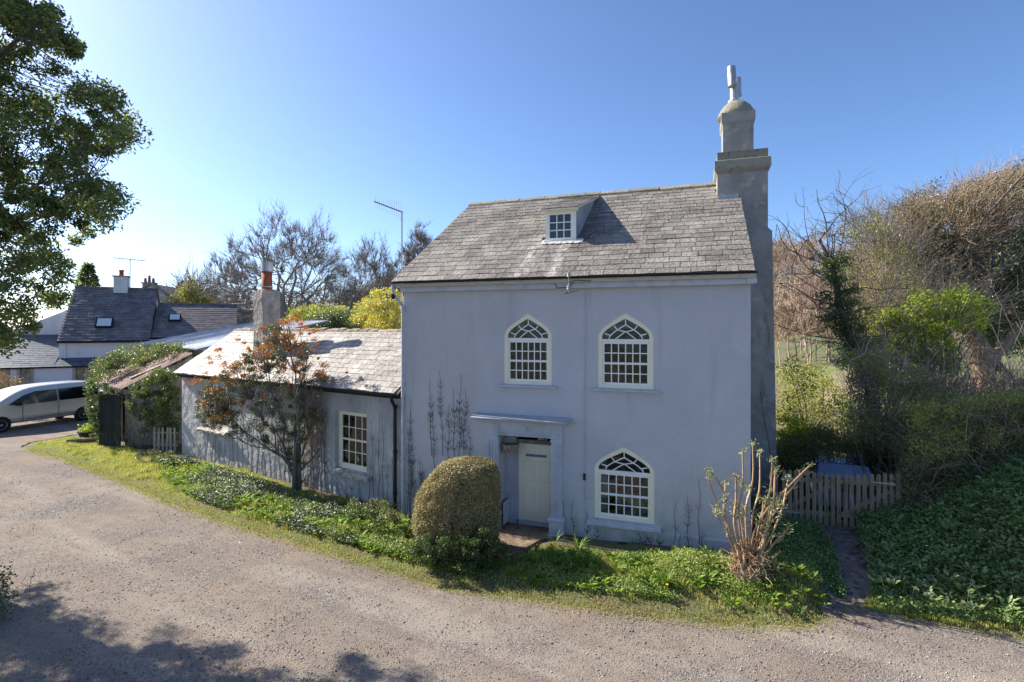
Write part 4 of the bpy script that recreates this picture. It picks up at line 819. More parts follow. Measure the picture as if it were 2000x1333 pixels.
# its aerial
a0 = HW_.px(254, 560, 4.4)[0]; zt_ = HW_.px(254, 506, 4.4)[1]
an2 = thing("tv_aerial", HW_.w(a0, 4.4, 6.5), "small television aerial beside the white chimney of the distant white house", "aerial")
MB(HW_).tube([(a0, 4.4, 6.5), (a0, 4.4, zt_)], .035, 5).build("mast", M['galv'], an2); MB(HW_).tube([(a0 - 1.1, 4.4, zt_ + .02), (a0 + 1.0, 4.6, zt_ - .08)], .03, 4).build("boom", M['galv'], an2)
e_ = MB(HW_)
for k in range(8): x = a0 - 1.0 + k * .26; e_.tube([(x, 4.4, zt_ - .16), (x, 4.4, zt_ + .2)], .014, 3)
e_.build("elements", M['galv'], an2)
# gabled houses further off
def gable_house(F, Ww, D, ez, rz_, label, pots, name="gabled_house", wm='render', rm='slate_d', zb=-1):
    o = thing(name, F.w(Ww / 2, D / 2, 0), label, "house"); w = MB(F).box(0, Ww, 0, D, zb, ez)
    w.add([(0, 0, ez), (Ww, 0, ez), (Ww / 2, 0, rz_), (0, D, ez), (Ww, D, ez), (Ww / 2, D, rz_)], [(0, 1, 2), (3, 5, 4)]); w.build("wall", M[wm], o)
    rf = MB(F); k = .25
    for s in (0, 1):
        x0 = -.3 if s == 0 else Ww + .3; zz = ez - .3 * (rz_ - ez) / (Ww / 2)
        rf.hexa([(x0, -k, zz), (Ww / 2, -k, rz_), (Ww / 2, D + k, rz_), (x0, D + k, zz), (x0, -k, zz + .18), (Ww / 2, -k, rz_ + .18), (Ww / 2, D + k, rz_ + .18), (x0, D + k, zz + .18)])
    rf.build("roof", M[rm], o)
    for (x, b, wd, z0, z1, n) in pots:
        c = MB(F).box(x, x + wd, b, b + .7, z0, z1).build("chimney", M['render'], o); MB(F).box(x - .1, x + wd + .1, b - .1, b + .8, z1, z1 + .15).build("chimney_cap", M['render'], c)
        p = MB(F)
        for q in range(n): p.lathe((x + wd * (q + .5) / n, b + .35, z1 + .15), [(.16, 0), (.12, .5 + .3 * (q % 2))], 8)
        p.build("chimney_pot", M['pot'], c)
    return o
s60 = 60 / FPX
def fz(y, Y): return CAMH + (PY0 - y) / FPX * Y
F1 = Frame(at(252, 638, 60) * [1, 1, 0], (1, .25, 0)); gable_house(F1, 4.4, 7, fz(582, 60), fz(556, 60), "pale gabled house end with a stone chimney just beyond the white chimney", [(1.1, .5, 1.2, 7.5, fz(553, 60), 3)], wm='stone')
F2 = Frame(at(322, 638, 75) * [1, 1, 0], (1, .1, 0)); gable_house(F2, 4.2, 8, fz(590, 75), fz(570, 75), "far gabled house with a thin brick chimney among bare bushes", [(1.2, .5, .9, 6.5, fz(560, 75), 2)], wm='rubble')
F3 = Frame(at(384, 638, 48) * [1, 1, 0], (1, .25, 0)); o = thing("barn", F3.w(2, 1, 0), "low brown stone barn with pale mossy roof behind the metal roof", "barn")
z0, z1 = fz(636, 48), fz(595, 50); MB(F3).add([(1.0, 0, -1), (4.4, 0, -1), (4.4, 0, z0 + .9), (3.3, 0, z0 + 1.3), (1.0, 0, z0 - .1), (1.0, 5, -1), (4.4, 5, -1), (4.4, 5, z0 + .9), (3.3, 5, z0 + 1.3), (1.0, 5, z0 - .1)], [(0, 1, 2, 3, 4), (9, 8, 7, 6, 5), (0, 5, 6, 1), (1, 6, 7, 2)]).build("wall", M['rubble'], o)
MB(F3).hexa([(.6, -.3, z0 - .4), (3.4, -.3, z0 + 1.35), (3.4, 5.3, z0 + 1.35), (.6, 5.3, z0 - .4), (.6, -.3, z0 - .25), (3.4, -.3, z0 + 1.5), (3.4, 5.3, z0 + 1.5), (.6, 5.3, z0 - .25)]).hexa([(-1.2, 1, z1 - .4), (3.3, 1.4, z1 - .1), (3.3, 5, z1 + .1), (-1.0, 5, z1 - .1), (-1.2, 1, z1 - .2), (3.3, 1.4, z1 + .1), (3.3, 5, z1 + .3), (-1.0, 5, z1 + .1)]).build("roof", M['slate_w'], o)
# metal roofed open store behind the wing
st_ = thing("metal_roofed_store", HA.w(3, 8, 0), "open store with a long shiny pale corrugated metal roof behind the wing", "outbuilding")
def A3(x, y, b): a, z = HA.px(x, y, b); return np.array((a, b, z))
M['corr'] = pm("corrugated_metal", (.38, .40, .43), [((.36, .38, .40), 1.3, .45, .7, (1, 1, 1)), ((.62, .64, .66), .8, .5, .6)], rough=.35, metal=.35)
lo = [np.array((-18.8, 27, 3.75)), np.array((-12.3, 21.0, 3.70))]; hi = [np.array((-14.0, 29.5, 4.85)), np.array((-8.0, 23.6, 4.85))]
n = 150; V = []
for k in range(n + 1):
    t = k / n; h = .03 * math.sin(k * 2.1)
    for L in (lo, hi): p = L[0] * (1 - t) + L[1] * t; V.append((p[0], p[1], p[2] + h))
V += [(v[0], v[1], v[2] - .02) for v in V]; m2_ = 2 * (n + 1)
MB(WORLD).add(V, [(2 * k, 2 * k + 2, 2 * k + 3, 2 * k + 1) for k in range(n)] + [(m2_ + 2 * k + 1, m2_ + 2 * k + 3, m2_ + 2 * k + 2, m2_ + 2 * k) for k in range(n)]).build("roof", M['corr'], st_)
FS_ = Frame(lo[0] * [1, 1, 0], (lo[1] - lo[0]) * [1, 1, 0])
for a in (.3, 3.0, 5.8, 8.3): MB(FS_).box(a, a + .15, .25, .4, -.2, 3.62).build("timber_post", M['wood'], st_)
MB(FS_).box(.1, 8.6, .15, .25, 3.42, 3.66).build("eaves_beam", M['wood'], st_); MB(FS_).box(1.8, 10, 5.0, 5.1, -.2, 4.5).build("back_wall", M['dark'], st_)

# ---------------------------------------------------------------- ivy-clad shed, fence, planter
E1 = np.array((-18.0, 23.2, 2.3)); E2 = np.array((-14.5, 20.1, 2.3)); V2 = at(374, 692, 20.8); V1 = E1 + V2 - E2
shed = thing("shed", (E1 + V2) / 2 * [1, 1, 0], "small ivy grown lean-to shed with rusty corrugated roof and dark open doorway", "shed")
M['rust'] = pm("rusty_corrugated", (.23, .13, .10), [((.33, .21, .17), 2, .4, .65), ((.11, .07, .055), 5, .5, .7)], rough=.85)
M['limed'] = pm("limed_wall", (.50, .45, .37), [((.30, .24, .18), 3, .45, .7, (1, 1, .5))], rough=.95, bump=((9, .5),))
FD = Frame(E1 * [1, 1, 0] + nrm((V2 - E2) * [1, 1, 0]) * .15, (E2 - E1) * [1, 1, 0]); DL = 4.55
FG = Frame(E2 * [1, 1, 0] + nrm((V2 - E2) * [1, 1, 0]) * .05 + nrm((E1 - E2) * [1, 1, 0]) * .12, (V2 - E2) * [1, 1, 0]); GL = np.linalg.norm((V2 - E2)[:2])
w = MB(FD).box(0, DL - 1.25, 0, .12, -.3, 2.2); w.box(DL - 1.25, DL, 0, .12, 1.98, 2.2)
w.add([FG.w(0, 0, -.3), FG.w(GL, 0, -.3), FG.w(GL, 0, V2[2] - .1), FG.w(0, 0, 2.2), FG.w(0, .12, -.3), FG.w(GL, .12, -.3), FG.w(GL, .12, V2[2] - .1), FG.w(0, .12, 2.2)], [(0, 1, 2, 3), (7, 6, 5, 4), (0, 3, 7, 4), (1, 5, 6, 2)], world=True)
w.build("wall", M['limed'], shed)
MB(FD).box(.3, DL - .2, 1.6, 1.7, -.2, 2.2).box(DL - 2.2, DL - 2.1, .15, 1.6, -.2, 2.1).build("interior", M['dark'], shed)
n = 46; V = []
for k in range(n + 1):
    t = k / n * 1.04 - .02; h = Z3 * (.025 * math.sin(k * 2.0) + .05)
    V += [E1 + (E2 - E1) * t - (V2 - E2) * .06 + h, V1 + (V2 - V1) * t + h]
V += [v - Z3 * .02 for v in V]; q = 2 * (n + 1)
MB(WORLD).add(V, [(2 * k, 2 * k + 2, 2 * k + 3, 2 * k + 1) for k in range(n)] + [(q + 2 * k + 1, q + 2 * k + 3, q + 2 * k + 2, q + 2 * k) for k in range(n)] + [(2 * n, q + 2 * n, q + 2 * n + 1, 2 * n + 1)]).build("roof", M['rust'], shed)
dh = ground_at(236, 882); dl = ground_at(195, 878); FO = Frame(dl * [1, 1, 0], (dh - dl) * [1, 1, 0]); DW = np.linalg.norm((dh - dl)[:2]); dd = MB(FO)
for k in range(7): dd.box(DW * k / 7, DW * (k + 1) / 7 - .012, -.03, 0, .02, 2.08 + .012 * (k % 2))
M['darkdoor'] = pm("tarred_boards", (.012, .016, .015), [((.03, .026, .02), 5, .5, .7)], rough=.8, isl=.3)
dd.box(.02, DW - .02, .001, .03, .4, .5); dd.box(.02, DW - .02, .001, .03, 1.6, 1.7); dd.build("door", M['darkdoor'], shed)
def sr_(t, u): return E2 + (E1 - E2) * t + (V2 - E2) * u + Z3 * .085
c = [sr_(.14, .16), sr_(.05, .56), sr_(.09, .56), sr_(.18, .16)]
tagp(MB(WORLD).hexa(c + [p + Z3 * .04 for p in c], world=True).build("plank", M['wood_pale'], None), "single pale plank lying loose on the rusty shed roof", "plank")
FPk = Frame(ground_at(299, 884) * [1, 1, 0], (ground_at(350, 886) - ground_at(299, 884)) * [1, 1, 0])
pf = thing("picket_fence", FPk.w(.5, 0, 0), "short pale picket fence panel between the shed and the low wing", "fence")
for k in range(6):
    a = .03 + k * .165; r = np.random.default_rng(k); t = r.normal() * .02
    MB(FPk).add([(a, -.02, .0), (a + .085, -.02, .0), (a + .085 + t, -.02, .88), (a + .042 + t, -.02, .95), (a + t, -.02, .88), (a, 0, .0), (a + .085, 0, .0), (a + .085 + t, 0, .88), (a + .042 + t, 0, .95), (a + t, 0, .88)], [(0, 1, 2, 3, 4), (9, 8, 7, 6, 5), (0, 5, 6, 1), (1, 6, 7, 2), (2, 7, 8, 3), (3, 8, 9, 4), (4, 9, 5, 0)]).build("picket", M['wood_pale'], pf)
for z in (.25, .7): MB(FPk).box(0, 1.0, .001, .03, z, z + .06).build("rail", M['wood_pale'], pf)
gp = ground_at(178, 858)
tb = thing("planter", gp * [1, 1, 0], "round dark tub planter of bright green leaves at the grass edge near the shed", "planter")
FT = Frame(gp * [1, 1, 0], (1, 0, 0)); MB(FT).lathe((0, 0, 0), [(.34, 0), (.42, .30), (.46, .31), (.46, .36), (.40, .36), (.38, .28), (0, .28)], 20).build("tub", M['black'], tb)
rg = np.random.default_rng(77); PP = rg.normal(size=(500, 3)) * [.16, .16, .07] + FT.w(0, 0, .45); leaves("foliage", rg, PP, .10, M['lime'], tb)
FL = Frame(ground_at(150, 872) * [1, 1, 0], (1, .3, 0))
lg = MB(FL)
for a, b, z, L, q in ((-.4, 0, .07, 1.0, .07), (-.3, .2, .08, .9, .08), (-.35, .1, .2, .95, .065)): lg.tube([(a, b, z), (a + L * .5, b + .03, z + .01), (a + L, b + .08, z)], q, 8)
tagp(lg.build("firewood", M['twig_dark'], None), "low heap of dark logs beside the round planter at the grass edge", "logs")

# ---------------------------------------------------------------- silver van
fw = ground_at(2, 846) * [1, 1, 0]; rw = ground_at(163, 822) * [1, 1, 0]
dv = nrm(fw - rw); HV = Frame(rw + np.cross(Z3, dv) * 0, dv)         # a forward, b to the van's left (away from us: positive)
if (CAM - rw) @ HV.ey > 0: sgn = 1
else: sgn = -1
van = thing("van", HV.w(1.5, -sgn * .9, 0), "silver people carrier van with dark tinted rear side glass parked before the white house", "van")
WB = np.linalg.norm(fw - rw)
stn = [(-.98, .75, 1.05), (-.95, 1.30, 1.75), (-.80, 1.32, 1.86), (-.2, 1.33, 1.92), (.8, 1.33, 1.93), (1.8, 1.32, 1.90), (2.35, 1.28, 1.82), (2.9, 1.22, 1.56), (3.35, 1.12, 1.28), (3.75, 1.02, 1.14), (4.0, .80, .98), (4.06, .5, .75)]
M['silver'] = pm("silver_paint", (.60, .58, .54), [], rough=.3, metal=.3, coat=.6)
V = []; prof_n = 12
for x, zb, ztp in stn:
    e = 1 - .10 * max(0, (abs(x - 1.5) - 2.0)); wl_ = .96 * e; zb = min(1.10, ztp - .06); wr_ = wl_ - .17 * min(1, max(0, ztp - 1.10) / .75)
    half = [(wl_ * .93, .26), (wl_, .42), (wl_ * 1.005, .75), (wl_ * .985, zb), (wr_, ztp - .07), (wr_ - .12, ztp)]
    V += [(x, y - .93 * 1.0, z) for y, z in half] + [(x, -y - .93, z) for y, z in half[::-1]]
V = [(x, -sgn * -y if sgn > 0 else y, z) for x, y, z in V]
V = [(x, (y if sgn < 0 else y), z) for x, y, z in V]
ns = len(stn); f = [(k * 12 + i, k * 12 + (i + 1) % 12, k * 12 + 12 + (i + 1) % 12, k * 12 + 12 + i) for k in range(ns - 1) for i in range(12)] + [tuple(range(12)), tuple(range((ns - 1) * 12 + 11, (ns - 1) * 12 - 1, -1))]
# put the near side at b = 0 .. far side behind
def vy(y): return y
VB = []
for x, y, z in V:
    VB.append((x, y, z))
ys = [p[1] for p in VB]; off = (max(ys) if sgn > 0 else min(ys))
VB = [(x, y - off + sgn * .0, z) for x, y, z in VB]
NS = 0.0; SG = -1 if sgn > 0 else 1                      # near side at b = NS, the body extends towards SG
vb = MB(HV).add(VB, f); vo = vb.build("body", M['silver'], van, smooth=True)
sb_ = vo.modifiers.new("subd", 'SUBSURF'); sb_.levels = 1; sb_.render_levels = 1
me = vo.data; bmx = None
def side(poly, name, mat, lift, base=1.10, slope=.17 / .75, th=.01):
    P = [(x, SG * (max(0, z - base) * slope) - SG * lift, z) for x, z in poly]; n = len(P)
    P2 = [(x, b + SG * th, z) for x, b, z in P]
    return MB(HV).add(P + P2, [tuple(range(n)), tuple(range(2 * n - 1, n - 1, -1))] + [(i, (i + 1) % n, n + (i + 1) % n, n + i) for i in range(n)]).build(name, mat, van)
M['tint'] = pm("tinted_glass", (.008, .010, .014), rough=.06, spec=.8); M['vglass'] = pm("van_glass", (.04, .06, .08), rough=.05, spec=1.0)
side([(-.72, 1.14), (1.02, 1.13), (1.02, 1.66), (-.3, 1.68), (-.62, 1.60)], "rear_side_window", M['tint'], .02)
side([(1.10, 1.13), (2.62, 1.11), (2.98, 1.16), (2.40, 1.52), (1.95, 1.65), (1.10, 1.66)], "front_side_window", M['vglass'], .02)
side([(-.7, .40), (-.68, .40), (-.68, 1.10), (-.7, 1.10)], "panel_seam", M['black'], .014, th=.004); side([(1.05, .34), (1.065, .34), (1.065, 1.12), (1.05, 1.12)], "panel_seam", M['black'], .014, th=.004); side([(2.45, .34), (2.465, .34), (2.465, 1.10), (2.45, 1.10)], "panel_seam", M['black'], .014, th=.004)
side([(-.4, .50), (2.3, .46), (2.3, .475), (-.4, .52)], "side_crease", M['black'], .016, th=.004)
side([(1.16, .98), (1.34, .98), (1.34, 1.01), (1.16, 1.01)], "handle", M['silver'], .03); side([(.74, .98), (.92, .98), (.92, 1.01), (.74, 1.01)], "handle", M['silver'], .03)
for x in (0, WB):
    for sd_, bb in ((0, -SG * .012), (1, SG * 1.75)):
        wv = MB(HV).lathe((x, bb + SG * .1 * 0, .34), [(.0, 0), (.36, .0), (.36, .02), (.0, .02)], 24, axis=HV.ey * SG).build("wheel_arch", M['black'], van) if sd_ == 0 else None
        ty = MB(HV).lathe((x, bb - SG * .02 if sd_ == 0 else bb, .33), [(.20, 0), (.30, -.0), (.33, .03), (.33, .20), (.30, .22), (.2, .22)], 28, axis=HV.ey * SG).build("wheel", M['black'], van, smooth=False)
        if sd_ == 0:
            rm = MB(HV).lathe((x, bb - SG * .03, .33), [(.0, .012), (.05, .0), (.06, .03), (.18, .02), (.205, .0), (.215, .03)], 24, axis=HV.ey * SG)
            rm.build("rim", M['galv'], ty)
MB(HV).box(2.55, 2.75, *sorted((-SG * .20, -SG * .02)), 1.10, 1.26).build("wing_mirror", M['black'], van, bevel=.03)

# ---------------------------------------------------------------- gate at the right of the cottage
g0 = ground_at(1524, 1018, .25); g1 = ground_at(1758, 1032, .42)
GT = Frame(g0 * [1, 1, 0], (g1 - g0) * [1, 1, 0]); GW = np.linalg.norm((g1 - g0)[:2]); GH = 1.22
def picket_gate(a0, a1, label, npk, seed, zb, strap_at):
    o = thing("gate", GT.w((a0 + a1) / 2, 0, zb), label, "gate", "double picket gate beside the cottage"); r = np.random.default_rng(seed); wd = .078
    for k in range(npk):
        a = a0 + (a1 - a0 - wd) * k / (npk - 1); t = r.normal() * .006; h = GH + r.normal() * .012 - .06 * math.sin(math.pi * (a - 0) / GW); z = zb + (.12 * a / GW)
        L = [(a, z + .02), (a + wd, z + .02), (a + wd + t, z + h - .05)] + [(a + wd / 2 + t + wd / 2 * math.cos(u), z + h - .05 + wd * .55 * math.sin(u)) for u in (.5, 1.05, 1.57, 2.1, 2.64)] + [(a + t, z + h - .05)]
        MB(GT).prism(L, -.022, -.002).build("picket", M['wood'], o)
    for z in (.22, .93): MB(GT).hexa([(a0, 0, zb + z + .12 * a0 / GW), (a1, 0, zb + z + .12 * a1 / GW), (a1, .035, zb + z + .12 * a1 / GW), (a0, .035, zb + z + .12 * a0 / GW), (a0, 0, zb + z + .09 + .12 * a0 / GW), (a1, 0, zb + z + .09 + .12 * a1 / GW), (a1, .035, zb + z + .09 + .12 * a1 / GW), (a0, .035, zb + z + .09 + .12 * a0 / GW)]).build("rail", M['wood'], o)
    MB(GT).bar((a0 + .05, zb + .3), (a1 - .05, zb + .95), .08, .001, .03).build("brace", M['wood'], o)
    for z in (.24, .96):
        s0, s1 = (a0 - .02, a0 + .42) if strap_at == 'l' else (a1 + .02, a1 - .42); zz = zb + z + .12 * s0 / GW
        L = [(s0, zz - .005), (s1, zz + .028), (s1, zz + .036), (s0, zz + .055)]
        if s1 < s0: L = L[::-1]
        MB(GT).prism(L, -.032, -.023).build("hinge", M['strap'], o)
    return o
gz = .22
picket_gate(.03, GW * .475, "left leaf of the weathered picket gate, next to the cottage chimney", 9, 3, gz, 'l')
picket_gate(GW * .49, GW - .10, "right leaf of the weathered picket gate, next to the overgrown bank", 9, 4, gz, 'r')
for a, h, lab in ((-.09, 1.38, "weathered gate post against the cottage chimney"), (GW - .03, 1.22, "weathered gate post at the overgrown bank side of the gate")):
    tagp(MB(GT).box(a - .045, a + .045, .0, .10, gz - .3, gz + .1 + h).build("gate_post", M['wood'], None, bevel=.008), lab, "post", "posts of the picket gate")
# small car parked behind the gate: only its roof and glass show over the pickets
cp_ = np.array(CARP); HC = Frame(cp_ * [1, 1, 0], (-.42, -.90, 0)); gzc = -.36
car = thing("parked_car", HC.w(0, 0, gzc), "dark blue car parked behind the picket gate, only its windscreen and roof showing", "car")
ct = [(-1.9, .60, .75), (-1.85, .72, .95), (-1.3, .76, 1.05), (-.95, .66, 1.25), (-.5, .60, 1.40), (.3, .60, 1.43), (.8, .62, 1.36), (1.3, .70, 1.05), (1.95, .74, .88), (2.1, .65, .6)]
V = []
for x, wr_, ztp in ct:
    wl_ = .82; zb = min(.90, ztp - .05); half = [(wl_ * .92, .2), (wl_, .4), (wl_, .65), (wl_ * .97, zb), (wr_, ztp - .04), (wr_ * .8, ztp)]
    V += [(x, -y, z + gzc) for y, z in half] + [(x, y, z + gzc) for y, z in half[::-1]]
ns = len(ct); M['navy'] = pm("navy_paint", (.02, .03, .07), rough=.2, coat=.8)
MB(HC).add(V, [(k * 12 + i, k * 12 + (i + 1) % 12, k * 12 + 12 + (i + 1) % 12, k * 12 + 12 + i) for k in range(ns - 1) for i in range(12)] + [tuple(range(11, -1, -1)), tuple(range((ns - 1) * 12, ns * 12))]).build("body", M['navy'], car, smooth=False, bevel=.03)
M['skyglass'] = pm("painted_sky_car_glass", (.30, .38, .58), rough=.04, spec=1, coat=1)  # blue base colour paints the sky's reflection into the panes
def cq(P, name): MB(HC).add([(x, y, z + gzc) for x, y, z in P], [(0, 1, 2, 3)]).build(name, M['skyglass'], car)
cq([(.84, -.55, 1.36), (.84, .55, 1.36), (1.27, .62, 1.09), (1.27, -.62, 1.09)][::-1], "windscreen")
cq([(.75, -.665, 1.31), (.1, -.655, 1.36), (.1, -.80, .95), (1.1, -.79, .95)], "side_window"); cq([(.02, -.655, 1.36), (-.6, -.66, 1.33), (-.95, -.80, .95), (.02, -.80, .95)], "side_window")
M['rubber'] = pm("tyre_rubber", (.02, .02, .02), rough=.9)
for x in (-1.2, 1.3):
    for y in (-.84, .66): MB(HC).lathe((x, y, gzc + .29), [(.0, 0), (.2, 0), (.29, .02), (.29, .16), (.2, .18), (0, .18)], 20, axis=HC.ey).build("wheel", M['rubber'], car)

# ---------------------------------------------------------------- planting
def twig_arr(P0, D, L, r, rng, bend=.25):
    n = len(P0); D = D / (np.linalg.norm(D, axis=1, keepdims=True) + 1e-9); L = np.broadcast_to(L, (n,))[:, None]; r = np.broadcast_to(r, (n,))[:, None]
    mid = P0 + D * L * .5 + rv(rng, n) * L * bend * .4; end = P0 + D * L + rv(rng, n) * L * bend
    U = np.cross(D, rv(rng, n)); U /= np.linalg.norm(U, axis=1, keepdims=True) + 1e-9; Wd = np.cross(D, U); V = []
    for c, k in ((P0, 1), (mid, .7), (end, .35)):
        for a in (0, 2.094, 4.189): V.append(c + (U * math.cos(a) + Wd * math.sin(a)) * r * k)
    V = np.stack(V, 1).reshape(-1, 3); f = np.array([(j * 3 + i, j * 3 + (i + 1) % 3, j * 3 + 3 + (i + 1) % 3, j * 3 + 3 + i) for j in (0, 1) for i in range(3)])
    return V, (np.arange(n)[:, None, None] * 9 + f[None]).reshape(-1, 4)
def twigs(name, rng, P0, D, L, r, mat, parent=None, org=None, bend=.25):
    V, F = twig_arr(P0, D, L, r, rng, bend); return np_mesh(name, V, [F], mat, parent, org)
def gz_(x, y): return float(height(np.array([x]), np.array([y]))[0])
def limb(p, q, r0, r1, rng, n=6, sag=.12):
    p = np.array(p); q = np.array(q); t = np.linspace(0, 1, n)[:, None]; L = np.linalg.norm(q - p); P = p + (q - p) * t + np.sin(t * math.pi) * rng.normal(size=3) * sag * L + rng.normal(size=(n, 3)) * .02 * L * np.sin(t * math.pi)
    return P, r0 + (r1 - r0) * t[:, 0]
# tree over the lane on the left
rng = np.random.default_rng(101)
o = thing("evergreen_tree", (-12.6, 10.6, 0), "tall dark evergreen tree hanging over the left edge of the lane", "tree")
out_l = [(-260, -260), (60, -200), (100, -60), (108, 0), (160, 45), (188, 105), (140, 150), (200, 175), (250, 190), (281, 262), (268, 318), (205, 322), (225, 356), (268, 402), (232, 440), (190, 470), (150, 505), (150, 600), (110, 640), (62, 692), (0, 676), (-260, 650)]
out_l = [(x - 24, y - 6) for x, y in out_l]
C1 = vol(rng, out_l, 8.2, 10.4, 760); n1 = len(C1)
C1b = np.concatenate([np.stack([rng.uniform(-13.2, -9.6, 190), rng.uniform(8.0, 10.0, 190), rng.uniform(4.3, 8.5, 190)], 1), np.stack([rng.uniform(-15.6, -13.4, 150), rng.uniform(9.9, 11.9, 150), rng.uniform(3.6, 6.5, 150)], 1)]); C1b = C1b[(C1b[:, 0] / C1b[:, 1] < -1.0)]  # extra clumps out of view, added so their shadow falls on the lane
C1 = np.concatenate([C1, C1b]); P, D = clump(rng, C1, rng.uniform(.10, .36, len(C1)), 165); dens = vnoise(P[:, 0] * 1.0 + P[:, 2] * .7, P[:, 1] + P[:, 2] * .9, 3.2, 40); P = P[dens > -.62]
leaves("crown", rng, P, .075, M['oakleaf'], o, aspect=.5)
L = [(np.array([(-12.6, 10.6, -.1), (-12.5, 10.5, 2.2), (-12.2, 10.3, 4.5), (-11.8, 10.1, 7), (-11.4, 10, 9.5)]), np.array([.42, .34, .28, .2, .1]))]
nodes_ = [np.array(p) for p in ((-12.5, 10.5, 3), (-12.2, 10.3, 4.5), (-12, 10.2, 5.7), (-11.8, 10.1, 7), (-11.6, 10, 8.4))]
mains = []
for k in rng.choice(n1, 34, replace=False):
    c = C1[k]; nd = min(nodes_, key=lambda q: abs(q[2] + .8 - c[2])); l = limb(nd, c, .055, .012, rng, 7, .06); L.append(l); mains.append(l[0])
for c in C1[:n1]:
    m = min(mains, key=lambda A: np.min(np.linalg.norm(A - c, axis=1))); j = np.argmin(np.linalg.norm(m - c, axis=1)); L.append(limb(m[max(1, j - 1)], c, .011, .004, rng, 4, .08))
tubes_mesh("trunk", L, M['bark'], o)
# dark bush at the bottom left corner
rng = np.random.default_rng(102)
o = thing("bush", (-9.6, 9.1, 0), "dark shaded bush at the bottom left corner of the lane", "bush")
C = vol(rng, [(-160, 1150), (-60, 1165), (-15, 1200), (12, 1240), (-10, 1290), (-160, 1333)], 8.1, 9.0, 60); C[:, 2] = np.abs(C[:, 2]); P, D = clump(rng, C, .2, 90); P = P[P[:, 2] > .02]; leaves("foliage", rng, P, .06, M['holly'], o)
twigs("stems", rng, np.tile([[-9.6, 9.1, 0]], (25, 1)) + rng.normal(size=(25, 3)) * [.4, .3, 0], rng.normal(size=(25, 3)) * .4 + Z3, .35, .006, M['twig_dark'], o)
# orange berried shrub against the wing
rng = np.random.default_rng(103)
tb_ = ground_at(576, 962, .08); o = thing("berried_shrub", tb_, "large upright shrub with orange berries at the top, growing against the low wing", "shrub")
L = []; tops = []
for (x, y, dy, r) in ((560, 640, 0, .055), (520, 700, -.3, .05), (600, 700, .2, .045), (470, 740, -.2, .045), (430, 790, 0, .04), (620, 780, .1, .035), (560, 740, -.5, .04), (490, 830, -.3, .035), (440, 850, -.1, .03), (545, 850, -.4, .03), (600, 660, .2, .03)):
    q = at(x, y, tb_[1] + dy + (-(x - 576) / 1050 * 15 * -.0)); q[1] = tb_[1] + dy + max(0, (576 - x)) / 70 * .42; q = at(x, y, q[1]); s0 = tb_ + rng.normal(size=3) * [.05, .05, 0]; s0[2] = rng.uniform(.1, 1.0); l = limb(s0, q, r * .8, .010, rng, 8, .10); L.append(l); tops.append(l[0])
L.append((np.array([tb_ - Z3 * .2, tb_ + [0, 0, .5], tb_ + [.03, 0, 1.1], tb_ + [.0, 0, 1.8]]), np.array([.10, .08, .065, .045]))); L.append((np.array([tb_ + [.10, .05, -.2], tb_ + [.12, 0, .5], tb_ + [.10, 0, 1.3]]), np.array([.07, .06, .05])))
C = []
def shrub_c(poly, n, d0=-.5, d1=.5):
    xs = [p[0] for p in poly]; ys = [p[1] for p in poly]; out = []
    while len(out) < n:
        x = rng.uniform(min(xs), max(xs)); y = rng.uniform(min(ys), max(ys))
        if in_poly(np.array([x]), np.array([y]), poly)[0]: Yd = tb_[1] + max(-.05, (576 - x) / 70 * .40) + rng.uniform(d0, d1); out.append(at(x, y, Yd))
    return np.array(out)
body = [(510, 640), (560, 625), (600, 680), (640, 720), (640, 790), (600, 860), (560, 880), (510, 870), (440, 850), (395, 830), (375, 790), (410, 745), (450, 710), (480, 690)]
CB_ = np.concatenate([shrub_c(body, 250), shrub_c([(395, 745), (460, 730), (470, 840), (400, 830)], 45)]); CO = shrub_c([(490, 660), (545, 618), (575, 610), (605, 650), (600, 700), (640, 735), (600, 745), (530, 720), (470, 740), (400, 800), (380, 780), (410, 735), (470, 700)], 95)
for c in np.concatenate([CB_, CO]):
    m = min(tops, key=lambda A: np.min(np.linalg.norm(A - c, axis=1))); j = int(np.argmin(np.linalg.norm(m - c, axis=1))); L.append(limb(m[max(1, j - 1)], c, .011, .004, rng, 4, .1))
tubes_mesh("stems", L, M['bark'], o)
P0 = shrub_c([(598, 740), (640, 750), (642, 820), (600, 870)], 420, -.1, .45); twigs("hanging_stems", rng, P0, rng.normal(size=(420, 3)) * .25 - Z3, rng.uniform(.3, .9, 420), .004, M['twig_brown'], o)
P, D = clump(rng, CB_, rng.uniform(.07, .20, len(CB_)), 88); leaves("foliage", rng, P, .050, M['shrubleaf'], o)
CO = np.concatenate([CO, shrub_c([(375, 700), (480, 650), (540, 610), (610, 610), (650, 730), (560, 760), (400, 830), (365, 790)], 90)]); P, D = clump(rng, CO, rng.uniform(.04, .13, len(CO)), 75); leaves("berries", rng, P, .034, M['berry'], o, aspect=.9)
P, D = clump(rng, shrub_c([(560, 880), (600, 860), (600, 950), (570, 960)], 12, -.15, .15), .1, 60); leaves("ivy", rng, P, .05, M['ivy'], o)
